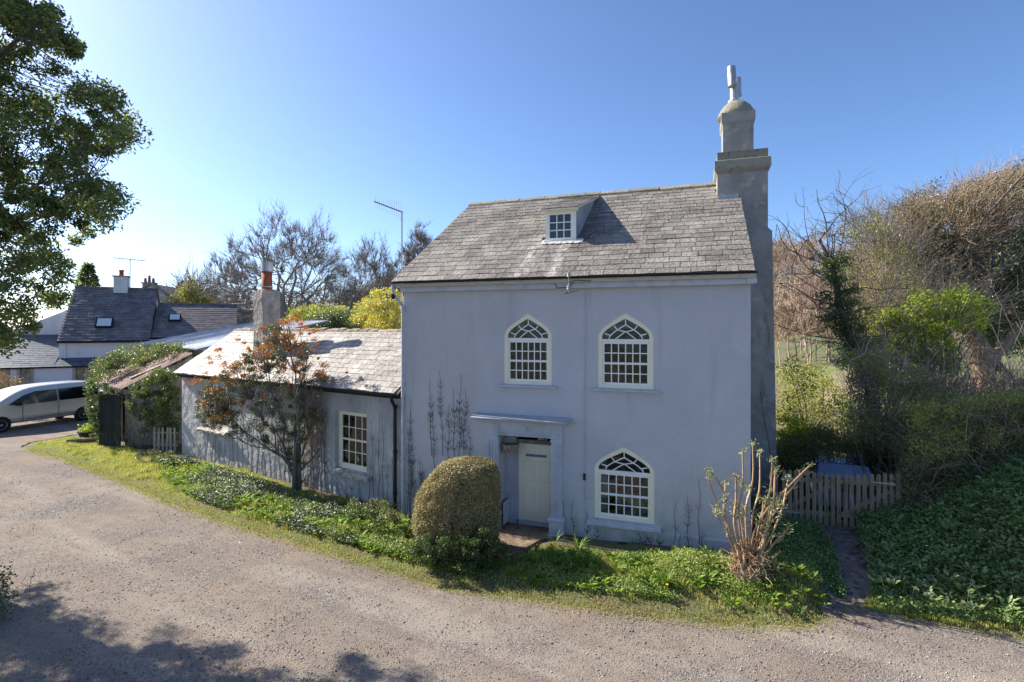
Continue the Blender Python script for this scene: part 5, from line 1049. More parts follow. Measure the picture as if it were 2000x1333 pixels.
# dead climber on the wing wall beside the shrub and on the house front
def wall_stems(name, F, cols, mat, label, side_twigs=True, seed=1, b=-.02):
    r = np.random.default_rng(seed); L = []
    for (x, y0, y1, k) in cols:
        a0, z0 = F.px(x, y1, b); a1, z1 = F.px(x + r.normal() * 4, y0, b); n = 9; pts = []
        for i in range(n): t = i / (n - 1); pts.append(F.w(a0 + (a1 - a0) * t + .02 * math.sin(i * 1.3 + x), b - .015 + r.normal() * .006, z0 + (z1 - z0) * t))
        pts = np.array(pts); L.append((pts, np.linspace(.008, .0035, n)))
        for j in range(k):
            t = r.uniform(.15, .8) if side_twigs else r.uniform(.1, .9); i = int(t * (n - 1)); p = pts[i] + (pts[i + 1] - pts[i]) * r.uniform(0, 1)
            for s in (-1, 1): L.append((np.array([p, p + F.ex * s * .05 + Z3 * .045, p + F.ex * s * .075 + Z3 * .10]), np.array([.004, .003, .002])))
    return tagp(tubes_mesh(name, L, mat), label, "climber")
wall_stems("climber", HM, [(843, 740, 890, 16), (866, 722, 890, 22), (888, 760, 900, 16), (897, 730, 900, 26), (905, 760, 900, 24), (876, 790, 900, 14), (920, 830, 905, 6), (850, 800, 930, 10)], M['climber'], "bare brown climber stems with paired twigs on the cottage wall above the clipped bush", seed=5)
wall_stems("climber", HM, [(x, y, 1000 + (x - 795) * .1, 16) for x, y in ((797, 780), (803, 800), (810, 850), (800, 870), (818, 890), (828, 905))], M['climber'], "dense bare climber stems beside the pale downpipe at the left of the cottage front", seed=6)
wall_stems("climber", HM, [(1100, 975, 1060, 3), (1122, 980, 1062, 4), (1150, 1000, 1075, 5), (1165, 1010, 1075, 4), (1258, 1040, 1085, 10), (1270, 1045, 1088, 12), (1283, 1046, 1090, 9), (1240, 1050, 1085, 5), (1345, 965, 1095, 10), (1316, 980, 1090, 1), (1364, 935, 1060, 1), (1375, 1030, 1095, 3), (1330, 1040, 1095, 3)], M['climber'], "sparse dead stems along the foot of the cottage front under the lower window", seed=7)
cols = []; r = np.random.default_rng(9)
for x in list(range(385, 600, 9)): cols.append((x, 740 + r.uniform(20, 130), 905 + (x - 385) * .30, 4))
for x in list(range(598, 640, 5)): cols.append((x, 770 + r.uniform(-10, 60), 970 + (x - 590) * .25, 12))
for x in list(range(722, 770, 9)): cols.append((x, 800 + r.uniform(0, 110), 975, 3))
for x in (650, 662, 676, 690, 704): cols.append((x, 935 + r.uniform(0, 20), 985, 3))
wall_stems("climber", HA, cols, M['climber'], "tangle of thin dead climber stems covering the wall of the low wing", seed=8)
# clipped bush by the door
rng = np.random.default_rng(104)
bb = ground_at(893, 1088, .1); o = thing("clipped_bush", bb, "rounded clipped bush with tiny golden leaves standing left of the front door", "bush")
Ncl = 60000
zt_ = np.array([1088, 1075, 1060, 1020, 980, 940, 915, 900, 893]); zl = np.array([840, 820, 810, 800, 804, 824, 846, 868, 900]); zr_ = np.array([950, 964, 972, 977, 978, 977, 973, 962, 935])
t = rng.uniform(0, 1, Ncl) ** .85; yy = 1088 - 195 * t; w1 = np.interp(-yy, -zt_, zl); w2 = np.interp(-yy, -zt_, zr_); cx_ = (w1 + w2) / 2; hw_ = (w2 - w1) / 2
a = rng.uniform(0, 2 * math.pi, Ncl); sh = 1 - np.abs(rng.normal(size=Ncl)) * .06 + .07 * vnoise(a * 2, t * 5, 2.6, 8) - .05 * (vnoise(a * 5, t * 11, 2.2, 9) > .55); cap = rng.uniform(0, 1, Ncl) < .12; sh = np.where(cap & (t > .75), sh * rng.uniform(0, 1, Ncl) ** .5, sh)
cc, ss = np.sign(np.cos(a)) * np.abs(np.cos(a)) ** .8, np.sign(np.sin(a)) * np.abs(np.sin(a)) ** .8
P = np.stack([bb[0] + (cx_ - 893 + hw_ * .95 * cc * sh) / 98, bb[1] + .25 + hw_ / 98 * .80 * ss * sh, .08 + (1088 - yy) / 98 * .94], 1); P += rng.normal(size=P.shape) * .012; d = np.stack([cc, ss, .25 + np.clip(t - .7, 0, 1) * 5], 1)
leaves("foliage", rng, P, .040, M['clip'], o, N=d, jit=1.3, aspect=.55)
st_i = rng.choice(Ncl, 1500, replace=False); twigs("stray_shoots", rng, P[st_i] - d[st_i] * .05, d[st_i] + rv(rng, 1500) * .6, rng.uniform(.07, .17, 1500), .003, M['bark_pale'], o)
L = []
for k in range(26):
    a = rng.uniform(0, 6.28); L.append(limb(bb + [rng.normal() * .07, .15 + rng.normal() * .07, -.1], bb + [.6 * math.cos(a), .15 + .5 * math.sin(a), rng.uniform(.45, 1.2)], .022, .006, rng, 5, .1))
tubes_mesh("stems", L, M['bark_pale'], o)
MBc = MB(WORLD).lathe((bb[0] + .05, bb[1] + .15, .55), [(.2, 0), (.30, .12), (.34, .5), (.25, .8), (.12, 1.0), (0, 1.05)], 16)
MBc.build("dark_core", M['twig_dark'], o, smooth=True)  # smooth dark solid standing in for the shade inside the leaves
def ivy_mass(name, label, poly, y0, y1, n, rad, per, size, mat, cat="ivy", zmin=True, seed=1, stems=0, group=None):
    rng = np.random.default_rng(seed); C = vol(rng, poly, y0, y1, n); P, D = clump(rng, C, rad, per)
    if zmin: P = P[P[:, 2] > height(P[:, 0], P[:, 1]) + .01]
    b = np.array([P[:, 0].mean(), P[:, 1].mean(), 0]); b[2] = gz_(b[0], b[1])
    if stems:
        o = thing(name, b, label, cat, group); leaves("foliage", rng, P, size, mat, o); idx = rng.choice(len(C), min(stems, len(C)), replace=False); L = []
        for i in idx: L.append(limb(np.array([b[0] + (C[i, 0] - b[0]) * .4, b[1] + (C[i, 1] - b[1]) * .4, b[2] - .05]), C[i], .02, .005, rng, 5, .1))
        tubes_mesh("stems", L, M['bark_pale'], o); return o
    return tagp(leaves(name, rng, P, size, mat, None, b), label, cat, group)
ivy_mass("ivy", "low dark glossy ivy spilling out under the clipped bush", [(795, 1062), (830, 1035), (880, 1055), (940, 1030), (985, 1060), (990, 1100), (965, 1128), (900, 1124), (850, 1108), (800, 1092)], 9.7, 10.3, 130, .11, 90, .045, M['ivy'], seed=21)
ivy_mass("ivy", "dark leafy clump at the foot of the black downpipe", [(680, 985), (740, 970), (775, 1000), (800, 1030), (800, 1060), (740, 1070), (680, 1040)], 11.4, 13.0, 60, .13, 80, .06, M['hedge'], "plant", seed=22)
ivy_mass("ivy", "ivy leaves heaped along the top of the shed roof", [(172, 735), (190, 705), (240, 680), (300, 672), (372, 672), (385, 695), (330, 705), (270, 722), (215, 745), (180, 750)], 21.2, 23.6, 130, .25, 80, .085, M['ivy_pale'], zmin=False, seed=23)
ivy_mass("ivy", "thick green ivy curtain hanging over the shed wall beside the picket fence", [(245, 765), (290, 735), (330, 712), (353, 730), (353, 860), (330, 862), (300, 835), (278, 845), (262, 800), (246, 800)], 19.6, 20.3, 120, .18, 95, .07, M['ivy_pale'], zmin=False, seed=24)
ivy_mass("ivy", "narrow column of ivy climbing the left corner of the shed by the van", [(168, 745), (200, 748), (232, 762), (232, 782), (205, 790), (200, 868), (184, 872), (172, 800)], 19.9, 20.9, 95, .12, 80, .07, M['ivy'], zmin=False, seed=25)
ivy_mass("low_shrub", "small grey green shrub in the grass in front of the picket fence", [(262, 888), (300, 878), (335, 885), (330, 905), (280, 912), (255, 900)], 17.6, 18.8, 25, .12, 80, .05, M['shrubleaf'], "shrub", seed=26)
ivy_mass("low_shrub", "second low clump of leaves in front of the open shed doorway", [(205, 885), (245, 878), (262, 890), (240, 898), (208, 897)], 18.6, 19.6, 16, .11, 70, .05, M['ivy'], "shrub", seed=27)
rng = np.random.default_rng(28); P0 = np.tile(ground_at(262, 880)[None], (45, 1)) + rng.normal(size=(45, 3)) * [.35, .2, 0]
tagp(twigs("arching_bramble", rng, P0, rng.normal(size=(45, 3)) * [.5, .2, .1] + Z3 * .9, rng.uniform(.5, 1.5, 45), .012, M['bark_pale']), "pale bare arching stems in front of the shed wall", "bramble")
ivy_mass("russet_bush", "russet leaved bush at the left edge behind the van", [(-60, 730), (0, 728), (35, 738), (40, 765), (20, 790), (-60, 800)], 27, 29, 40, .4, 90, .10, M['russet'], "bush", seed=29, zmin=False, stems=10)
# pollarded shrub at the corner
rng = np.random.default_rng(105)
pb_ = ground_at(1462, 1128, .25); o = thing("pollarded_shrub", pb_, "hard pruned shrub of thick cut tan stems sprouting pale leaves at the cottage corner", "shrub")
STM = [((1450, 1090), (1408, 1000), (1385, 945), (1384, 930)), ((1445, 1090), (1415, 1010), (1415, 960), (1387, 920)), ((1455, 1090), (1440, 1010), (1452, 950), (1450, 883)), ((1460, 1090), (1455, 990), (1472, 940), (1470, 868)), ((1462, 1095), (1470, 1000), (1485, 960), (1484, 885)), ((1450, 1095), (1432, 1020), (1438, 980), (1437, 930)), ((1440, 1095), (1420, 1040), (1412, 990), (1418, 945)), ((1470, 1095), (1490, 1020), (1520, 970), (1583, 908)), ((1475, 1095), (1500, 1020), (1530, 975), (1572, 920)), ((1480, 1090), (1510, 1040), (1530, 990), (1540, 935)), ((1478, 1095), (1500, 1035), (1512, 980), (1514, 920)), ((1470, 1095), (1485, 1010), (1505, 960), (1508, 900)), ((1465, 1100), (1470, 1040), (1500, 990), (1524, 980)), ((1485, 1098), (1510, 1062), (1530, 1045), (1540, 1030)), ((1455, 1100), (1430, 1050), (1400, 1010), (1398, 990)), ((1468, 1100), (1480, 1050), (1488, 1010), (1490, 980)), ((1458, 1100), (1452, 1050), (1446, 1010), (1440, 985)), ((1472, 1100), (1494, 1060), (1500, 1020), (1504, 990))]
L = []; tips = []
for k, s_ in enumerate(STM):
    dy = rng.uniform(-.35, .35); base = pb_ + [rng.normal() * .10, rng.normal() * .10, -.1]; pts = [base]; 
    for j, p in enumerate(s_): q = at(p[0], p[1], pb_[1] + dy * (j + 1) / 4); pts.append(q)
    pts = np.array(pts); t = np.linspace(0, 4, 13); PP = np.stack([np.interp(t, range(5), pts[:, i]) for i in range(3)], 1); PP[1:-1] = (PP[:-2] + PP[1:-1] * 2 + PP[2:]) / 4
    r0 = rng.uniform(.021, .033); L.append((PP, np.linspace(r0, r0 * .55, 13) * rng.uniform(.88, 1.22, 13))); tips.append(PP[-1]); tips.append(PP[rng.integers(6, 11)])
    if k % 2: tips.append(PP[8])
for k in range(26):
    a = rng.uniform(0, 6.28); L.append(limb(pb_ + [.14 * math.cos(a), .14 * math.sin(a), -.1], pb_ + [.25 * math.cos(a), .2 * math.sin(a), rng.uniform(.1, .55)], .045, .02, rng, 4, .1))
tubes_mesh("stems", L, M['stem_tan'], o)
P0 = np.array([l[0][i] for l in L[:18] for i in rng.integers(3, 12, 7)]); twigs("side_shoots", rng, P0, rv(rng, len(P0)) + Z3 * .9, rng.uniform(.06, .28, len(P0)), .006, M['stem_tan'], o)
C_ = np.tile(pb_[None], (420, 1)) + rng.normal(size=(420, 3)) * [.17, .15, .16] + [0, 0, .22]; twigs("root_tangle", rng, C_, rv(rng, 420) + Z3 * .5, .22, .008, M['stem_tan'], o)
T = np.array(tips); P = np.repeat(T, 16, 0) + rng.normal(size=(len(T) * 16, 3)) * .03; ax = rv(rng, len(P)) + Z3 * .6
leaves("leaf_rosette", rng, P, .085, leafm("grey_green_shoot", [(.20, .24, .10), (.34, .38, .18), (.45, .46, .25)], trans=.3), o, aspect=.28, axis=ax, ajit=.3)
C = np.tile(pb_[None], (40, 1)) + rng.normal(size=(40, 3)) * [.24, .2, .15] + [0, -.05, .12]; P, D = clump(rng, C, .08, 30); leaves("ivy", rng, P, .04, M['shrubleaf'], o)
MB(WORLD).lathe(tuple(pb_ - Z3 * .2), [(.34, 0), (.30, .25), (.22, .42), (.12, .5), (0, .52)], 14).build("stump", M['twig_dark'], o, smooth=True)
# stone beside it
rng = np.random.default_rng(31); sp = ground_at(1548, 1150, .12); S = MB(WORLD).lathe(tuple(sp - Z3 * .15), [(.20, 0), (.25, .12), (.20, .24), (.1, .30), (0, .31)], 12)
S.v = [[v[0] + rng.normal() * .012, v[1] + rng.normal() * .012, v[2] + rng.normal() * .012] for v in S.v]
tagp(S.build("boulder", pm("brown_stone", (.16, .11, .075), [((.24, .18, .12), 8, .45, .65)], rough=.95, bump=((14, .8),)), None, smooth=True), "brown mossy stone in the grass right of the pollarded shrub", "stone")
# strap leaved plants
def strappy(px, py, n, h, label, z=.1, seed=1, col='lush'):
    rng = np.random.default_rng(seed); b = ground_at(px, py, z); L = []
    VV = []; FF = []; k = 0
    for i in range(n):
        a = rng.uniform(0, 6.28); d = np.array([math.cos(a), math.sin(a), 0]); s = np.array([-d[1], d[0], 0]); l = h * rng.uniform(.6, 1.1); sp_ = rng.uniform(.3, .8); q = []
        for j in range(7):
            t = j / 6; c = b + d * l * sp_ * t + Z3 * l * (t * 1.2 - t * t * sp_ * 1.1) + rng.normal(size=3) * .004; w = .010 * (1 - t ** 2) + .001; q += [c - s * w, c + s * w]
        VV += q; FF += [(k + 2 * j, k + 2 * j + 1, k + 2 * j + 3, k + 2 * j + 2) for j in range(6)]; k += 14
    return tagp(np_mesh("strap_leaved_plant", np.array(VV), [np.array(FF)], M[col], None, b), label, "plant")
strappy(1515, 1108, 46, .42, "arching strap leaved plant right of the pollarded shrub", .2, 1)
strappy(1130, 1080, 26, .5, "tall curling strap leaved plant right of the front door", .1, 2)
strappy(1300, 1150, 110, .40, "large clump of strap leaves with one yellow flower below the lower window", .12, 3)
strappy(1085, 1065, 12, .42, "few pale curling leaves against the right door pedestal", .1, 4, 'bank')
b = ground_at(1303, 1144, .40); fl_ = thing("daffodil", b - Z3 * .33, "single yellow flower in the strap leaves below the lower window", "flower")
MB(WORLD).lathe(tuple(b), [(.0, 0), (.02, .01), (.026, .02), (0, .025)], 10).build("flower_head", M['dandelion'], fl_); MB(WORLD).tube([b - Z3 * .33, b], .004, 4).build("stem", M['lush'], fl_)
# low plants by the wall
ivy_mass("low_shrub", "bright green low bush right of the door step", [(1035, 1085), (1080, 1068), (1130, 1072), (1180, 1085), (1190, 1105), (1130, 1135), (1060, 1130)], 9.9, 10.6, 60, .10, 90, .04, M['lush'], "bush", seed=33)
ivy_mass("low_shrub", "dark green low bush at the foot of the wall under the lower window", [(1240, 1088), (1270, 1080), (1340, 1092), (1385, 1105), (1340, 1118), (1260, 1105)], 10.4, 10.9, 45, .10, 90, .035, M['lush'], "bush", seed=34)

# ---------------------------------------------------------------- verge grass, ground cover, bank
def scatter(rng, poly_px, n, thr=None, z=.05, seed=0, sc=1.5):
    W_ = [tuple(ground_at(x, y, z)[:2]) for x, y in poly_px]; xs = [p[0] for p in W_]; ys = [p[1] for p in W_]; X = []; Y_ = []
    while sum(map(len, X)) < n:
        x = rng.uniform(min(xs), max(xs), n); y = rng.uniform(min(ys), max(ys), n); m = in_poly(x, y, W_)
        if thr is not None: m &= vnoise(x, y, sc, seed) > thr
        X.append(x[m]); Y_.append(y[m])
    x = np.concatenate(X)[:n]; y = np.concatenate(Y_)[:n]; return np.stack([x, y, height(x, y)], 1)
VERGE = [(40, 874), (130, 855), (200, 862), (240, 880), (355, 893), (480, 925), (575, 960), (640, 975), (783, 1008), (800, 1030), (975, 1060), (1060, 1070), (1200, 1085), (1400, 1105), (1466, 1105), (1560, 1110), (1610, 1140), (1648, 1192), (1560, 1230), (1400, 1223), (1200, 1202), (1000, 1172), (850, 1148), (700, 1100), (600, 1072), (500, 1042), (420, 1018), (330, 987), (270, 960), (200, 929), (120, 900)]
cA = HM.w(3.06, .4, 0)[:2]; cB = HM.w(2.75, -1.0, 0)[:2]
def off_path(P, w=.42): return P[dist_line(P[:, 0], P[:, 1], [tuple(cA), tuple(cB)]) > w * np.random.default_rng(3).uniform(.7, 1.3, len(P))]
rng = np.random.default_rng(200)
P = off_path(scatter(rng, VERGE, 105000))
patch = vnoise(P[:, 0], P[:, 1], 1.1, 61); Hh = np.where(patch > .1, .08, .045) * (.35 + .65 * sm(.1, .7, dist_line(P[:, 0], P[:, 1], EDGE)))
tagp(blades("grass", rng, P, Hh, .009, M['grass'], org=(0, 0, 0)), "short sunlit yellow green grass along the verge before the cottage", "grass", kind="stuff")
tuft = scatter(rng, [(p[0], p[1]) for p in VERGE], 130, None); P = np.repeat(tuft, 60, 0); P[:, :2] += rng.normal(size=(len(P), 2)) * .07; P = off_path(P); P = P[dist_line(P[:, 0], P[:, 1], EDGE) > .3]; P[:, 2] = height(P[:, 0], P[:, 1])
tagp(blades("grass_tufts", rng, P, .15, .009, M['grass'], org=(0, 0, 0), lean=.7), "taller grass tufts standing up through the verge", "grass", kind="stuff")
GC = [(300, 905), (360, 900), (575, 968), (640, 985), (783, 1018), (960, 1075), (1040, 1085), (1200, 1095), (1466, 1120), (1570, 1130), (1625, 1175), (1560, 1205), (1400, 1190), (1200, 1165), (1000, 1140), (850, 1115), (700, 1070), (600, 1045), (500, 1015), (400, 985), (330, 950)]
P = off_path(scatter(rng, GC, 95000, -.02, seed=62), .5); P[:, 2] += rng.uniform(0, .11, len(P)) * (1 + vnoise(P[:, 0], P[:, 1], 4, 63)); N_ = np.tile(Z3, (len(P), 1))
tagp(leaves("ground_cover", rng, P, .034, M['cover'], org=(0, 0, 0), N=N_, jit=.8, aspect=.7), "low leafy weeds and ground cover mixed into the verge", "ground cover", kind="stuff")
P = scatter(rng, [(x, y) for x, y in GC if x < 800] , 26000, .05, seed=65); P[:, 2] += rng.uniform(.01, .14, len(P)); N_ = np.tile(Z3, (len(P), 1))
tagp(leaves("ivy_ground_cover", rng, P, .055, leafm("glossy_ground_ivy", [(.05, .08, .03), (.13, .16, .08), (.24, .27, .16)], rough=.45, spec=.4, trans=.2), org=(0, 0, 0), N=N_, jit=.7, aspect=.7), "glossy pale ivy patches creeping over the verge before the low wing", "ivy", kind="stuff")
def rosettes(name, label, rng, B, per, size, mat, spread=.09):
    P = np.repeat(B, per, 0); a = rng.uniform(0, 6.28, len(P)); ax = np.stack([np.cos(a), np.sin(a), rng.uniform(.1, .9, len(P))], 1); P = P + ax * rng.uniform(0, spread, len(P))[:, None]; nn = np.stack([-np.cos(a) * .6, -np.sin(a) * .6, 1 + 0 * a], 1)
    return tagp(leaves(name, rng, P, size, mat, org=(0, 0, 0), N=nn, jit=.25, axis=ax, ajit=.15, aspect=.42), label, "weeds", kind="stuff")
B = off_path(scatter(rng, GC, 420)); B[:, 2] += .03
rosettes("broad_leaved_weeds", "broad leaved weeds standing in tufts along the verge", rng, B, 13, .13, M['lush'])
# brown litter along the lane edge and by the step
LE = np.array(EDGE_F); LE = LE[(LE[:, 1] < 20) & (LE[:, 0] < 9)]; idx = rng.integers(0, len(LE), 6000); P = LE[idx] + rng.normal(size=(6000, 2)) * [.2, .17]; P = np.stack([P[:, 0], P[:, 1], height(P[:, 0], P[:, 1]) + .008 + rng.uniform(0, .015, 6000)], 1)
q = scatter(rng, [(960, 1060), (1060, 1060), (1020, 1130), (940, 1150), (850, 1130)], 1500); q[:, 2] += .02; q2 = scatter(rng, [(600, 955), (780, 1000), (770, 1030), (600, 985)], 2500); q2[:, 2] += .02
P = np.concatenate([P, q, q2]); tagp(leaves("leaf_litter", rng, P, .035, M['litter'], org=(0, 0, 0), N=np.tile(Z3, (len(P), 1)), jit=.4), "brown dead leaves and moss along the lane edge and door step", "leaf litter", kind="stuff")
idx = rng.integers(0, len(LE), 16000); t = rng.normal(size=(16000, 2)) * [.13, .11]; P = LE[idx] + t; P = np.stack([P[:, 0], P[:, 1], height(P[:, 0], P[:, 1])], 1)
tagp(blades("edge_grass", rng, P, .03, .008, M['grass'], org=(0, 0, 0), lean=.9), "ragged fringe of thin grass creeping on to the gravel", "grass", kind="stuff")
# right bank
def wscatter(rng, poly, n, f=None):
    xs = [p[0] for p in poly]; ys = [p[1] for p in poly]; X = []; Y_ = []; c = 0
    while c < n:
        x = rng.uniform(min(xs), max(xs), n); y = rng.uniform(min(ys), max(ys), n); m = in_poly(x, y, poly)
        if f is not None: m &= f(x, y)
        X.append(x[m]); Y_.append(y[m]); c += m.sum()
    x = np.concatenate(X)[:n]; y = np.concatenate(Y_)[:n]; return np.stack([x, y, height(x, y)], 1)
BANK = [(5.95, 8.75), (6.6, 8.42), (7.5, 8.15), (9.5, 7.75), (12.5, 7.2), (13, 12.5), (9, 13), (7.6, 12), (7.2, 11.2), (6.6, 10.0)]
P = wscatter(rng, BANK, 60000); up = rng.uniform(0, 1, len(P)) ** .7 * (.10 + .24 * sm(.3, 1.6, dist_line(P[:, 0], P[:, 1], [tuple(e) for e in EDGE[:8]]))); P[:, 2] += up
tagp(leaves("bank_plants", rng, P, .062, M['bank'], org=(0, 0, 0), N=np.tile(Z3, (len(P), 1)), jit=.75, aspect=.75), "dense broad green leaves covering the shaded bank right of the path", "bank plants", kind="stuff")
P = wscatter(rng, [(5.7, 8.75), (7.0, 8.2), (9.5, 7.65), (12.5, 7.05), (12.5, 7.45), (9.5, 8.05), (7.0, 8.75), (6.2, 9.3)], 16000)
tagp(blades("bank_grass", rng, P, .07, .009, M['grass'], org=(0, 0, 0)), "strip of sunlit grass along the lane below the shaded bank", "grass", kind="stuff")
P = wscatter(rng, [(4.72, 10.2), (5.1, 9.2), (5.6, 9.0), (6.25, 10.4), (6.6, 11.5), (5.3, 11.6), (4.9, 10.9)], 11000); P[:, 2] += rng.uniform(0, .16, len(P))
tagp(leaves("path_side_plants", rng, P, .045, M['bank'], org=(0, 0, 0), N=np.tile(Z3, (len(P), 1)), jit=.8, aspect=.7), "low green plants between the chimney base and the path", "ground cover", kind="stuff")
P = wscatter(rng, BANK, 160); P[:, 2] += .3; F_ = [rv(rng, 1)]
tagp(leaves("white_flowers", rng, P[:60], .05, M['daisy'], org=(0, 0, 0), N=np.tile(Z3, (60, 1)), jit=.3, aspect=1), "scattered tiny white flowers on the shaded bank", "flowers", kind="stuff")

B = wscatter(rng, BANK, 520); B[:, 2] += rng.uniform(.12, .32, len(B))
rosettes("nettles_and_docks", "larger pale green leaf rosettes standing above the shaded bank plants", rng, B, 12, .105, leafm("pale_bank_leaf", [(.14, .22, .08), (.26, .36, .14), (.38, .45, .22)], trans=.3), .12)
P0 = wscatter(rng, BANK, 900); tagp(twigs("bank_stems", rng, P0, rv(rng, 900) * .7 + Z3, rng.uniform(.2, .55, 900), .004, M['twig_brown'], org=(0, 0, 0)), "thin brown stems poking through the shaded bank plants", "dead stems", kind="stuff")
# ---------------------------------------------------------------- hedge and thicket above the bank
rng = np.random.default_rng(300)
o = thing("hedge", (10.5, 12.2, 1.2), "dark overgrown twiggy hedge on top of the bank right of the gate", "hedge")
out = [(1765, 900), (1800, 850), (1850, 800), (1900, 790), (2050, 760), (2150, 760), (2150, 1080), (2000, 1040), (1850, 1020), (1770, 1030)]
C = vol(rng, out, 10.6, 12.6, 420); P, D = clump(rng, C, .26, 90); P = P[P[:, 2] > height(P[:, 0], P[:, 1])]; leaves("foliage", rng, P, .055, M['hedge'], o)
P = vol(rng, [(1790, 1000), (1800, 890), (1860, 810), (1920, 790), (2060, 780), (2060, 1030)], 10.4, 11.2, 150); twigs("bare_shoots", rng, P, rng.normal(size=(150, 3)) * [.8, .4, .4] + [-.1, 0, .5], rng.uniform(.4, 1.2, 150), .006, M['twig_brown'], o, bend=.35)
P = vol(rng, [(x, y + 10) for x, y in out], 10.4, 12.4, 2600); twigs("branches", rng, P, rv(rng, 2600) * [1, .5, 1] + [0, 0, .25], rng.uniform(.3, .9, 2600), .006, M['twig_dark'], o)
P2 = vol(rng, [(1765, 790), (1900, 770), (2060, 760), (2060, 850), (1900, 880), (1790, 900)], 10.5, 11.8, 160); P2, D = clump(rng, P2, .2, 60); leaves("sunlit_shoots", rng, P2, .05, M['olive'], o)
C = vol(rng, [(1650, 700), (1720, 690), (1800, 740), (1900, 780), (2060, 770), (2060, 860), (1900, 900), (1780, 900), (1660, 860)], 13, 16, 220)
o = thing("thicket", (11, 14.5, 1.8), "tangled thicket of upright bare stems with scattered leaves behind the hedge", "thicket")
P, D = clump(rng, C, .42, 110); leaves("foliage", rng, P[: int(len(P) * .75)], .075, M['olive'], o)
P0 = vol(rng, [(1650, 690), (1720, 680), (1800, 720), (1900, 740), (2060, 740), (2060, 860), (1900, 900), (1780, 900), (1660, 870)], 12.8, 15, 2600); P0 = P0[:1700]; twigs("twigs", rng, P0, rng.normal(size=(1700, 3)) * [.9, .5, .5] + Z3 * .8, rng.uniform(.3, 1.1, 1700), .007, M['twig_brown'], o)
P0 = np.stack([rng.uniform(8.9, 14.5, 420), rng.uniform(12.8, 16, 420), np.zeros(420)], 1); P0[:, 2] = height(P0[:, 0], P0[:, 1]); twigs("stems", rng, P0, rng.normal(size=(420, 3)) * .3 + Z3, rng.uniform(1.0, 2.6, 420), .012, M['twig_brown'], o, bend=.2)
P0 = np.stack([rng.uniform(8.6, 14.5, 90), rng.uniform(12.6, 14, 90), np.zeros(90)], 1); P0[:, 2] = height(P0[:, 0], P0[:, 1]) + .2; twigs("pale_stems", rng, P0, rng.normal(size=(90, 3)) * .4 + Z3, rng.uniform(1.6, 3.4, 90), .016, M['bark_pale'], o, bend=.3)
ivy_mass("ivy", "dark ivy bank behind the picket gate beside the chimney", [(1522, 850), (1600, 840), (1700, 850), (1765, 880), (1775, 940), (1700, 935), (1600, 925), (1522, 920)], 14.2, 17, 170, .32, 90, .07, M['hedge'], seed=41)
ivy_mass("bramble", "lit yellow green bramble mound between the chimney and the ivy clad tree", [(1520, 720), (1560, 700), (1620, 730), (1665, 790), (1690, 850), (1600, 870), (1521, 860)], 17.5, 22, 200, .40, 60, .085, M['olive'], "bush", seed=42, stems=60)
ivy_mass("bramble", "bright green leafy patch low against the chimney behind the gate", [(1520, 820), (1560, 815), (1600, 840), (1590, 870), (1522, 868)], 16, 17.5, 40, .22, 80, .07, M['lime'], "bush", seed=43)
# bare tree wrapped in ivy
rng = np.random.default_rng(310)
tb2 = np.array([at(1745, 880, 15)[0], 15, 0]); tb2[2] = gz_(tb2[0], 15) - .1
o = thing("bare_tree", tb2, "leaning bare tree with ivy wrapped trunk rising against the sky right of the chimney", "tree")
L = []; T = []
kk = [tb2, at(1705, 780, 15), at(1668, 680, 15), at(1640, 600, 15), at(1628, 520, 15), at(1600, 470, 15.1)]
kk = np.array(kk); L.append((kk, np.array([.13, .12, .10, .085, .06, .04])))
fork = kk[4]
for q, rad in (((1540, 440), .03), ((1570, 405), .028), ((1595, 370), .028), ((1640, 375), .03), ((1665, 395), .028), ((1630, 440), .035), ((1690, 420), .025), ((1517, 438), .02)):
    l = limb(kk[rng.integers(3, 6)], at(q[0], q[1], 15 + rng.uniform(-.6, .6)), rad, .008, rng, 8, .09); L.append(l)
    for c in range(7):
        i = rng.integers(2, 8); grow(rng, l[0][i], rng.normal(size=3) * [.8, .5, .5] + Z3 * .4, rng.uniform(.35, .8), .010, 1, L, T, nch=(2, 3), rmin=.004, seg=3)
for k in range(26):
    i = rng.uniform(0.5, 4.5); p = kk[int(i)] + (kk[int(i) + 1] - kk[int(i)]) * (i % 1); d = rng.normal(size=3) * [1, .6, .35] + [-.4, 0, .15]; grow(rng, p, d, rng.uniform(.8, 1.7), .020, 2, L, T, nch=(2, 3), rmin=.005, seg=4, wob=.22)
tubes_mesh("trunk", L, M['bark'], o)
t = rng.uniform(0.2, 4.2, 260); C = np.stack([np.interp(t, range(6), kk[:, i]) for i in range(3)], 1) + rng.normal(size=(260, 3)) * [.22, .2, .18]; P, D = clump(rng, C, .2, 60); leaves("ivy", rng, P, .06, M['ivy'], o)
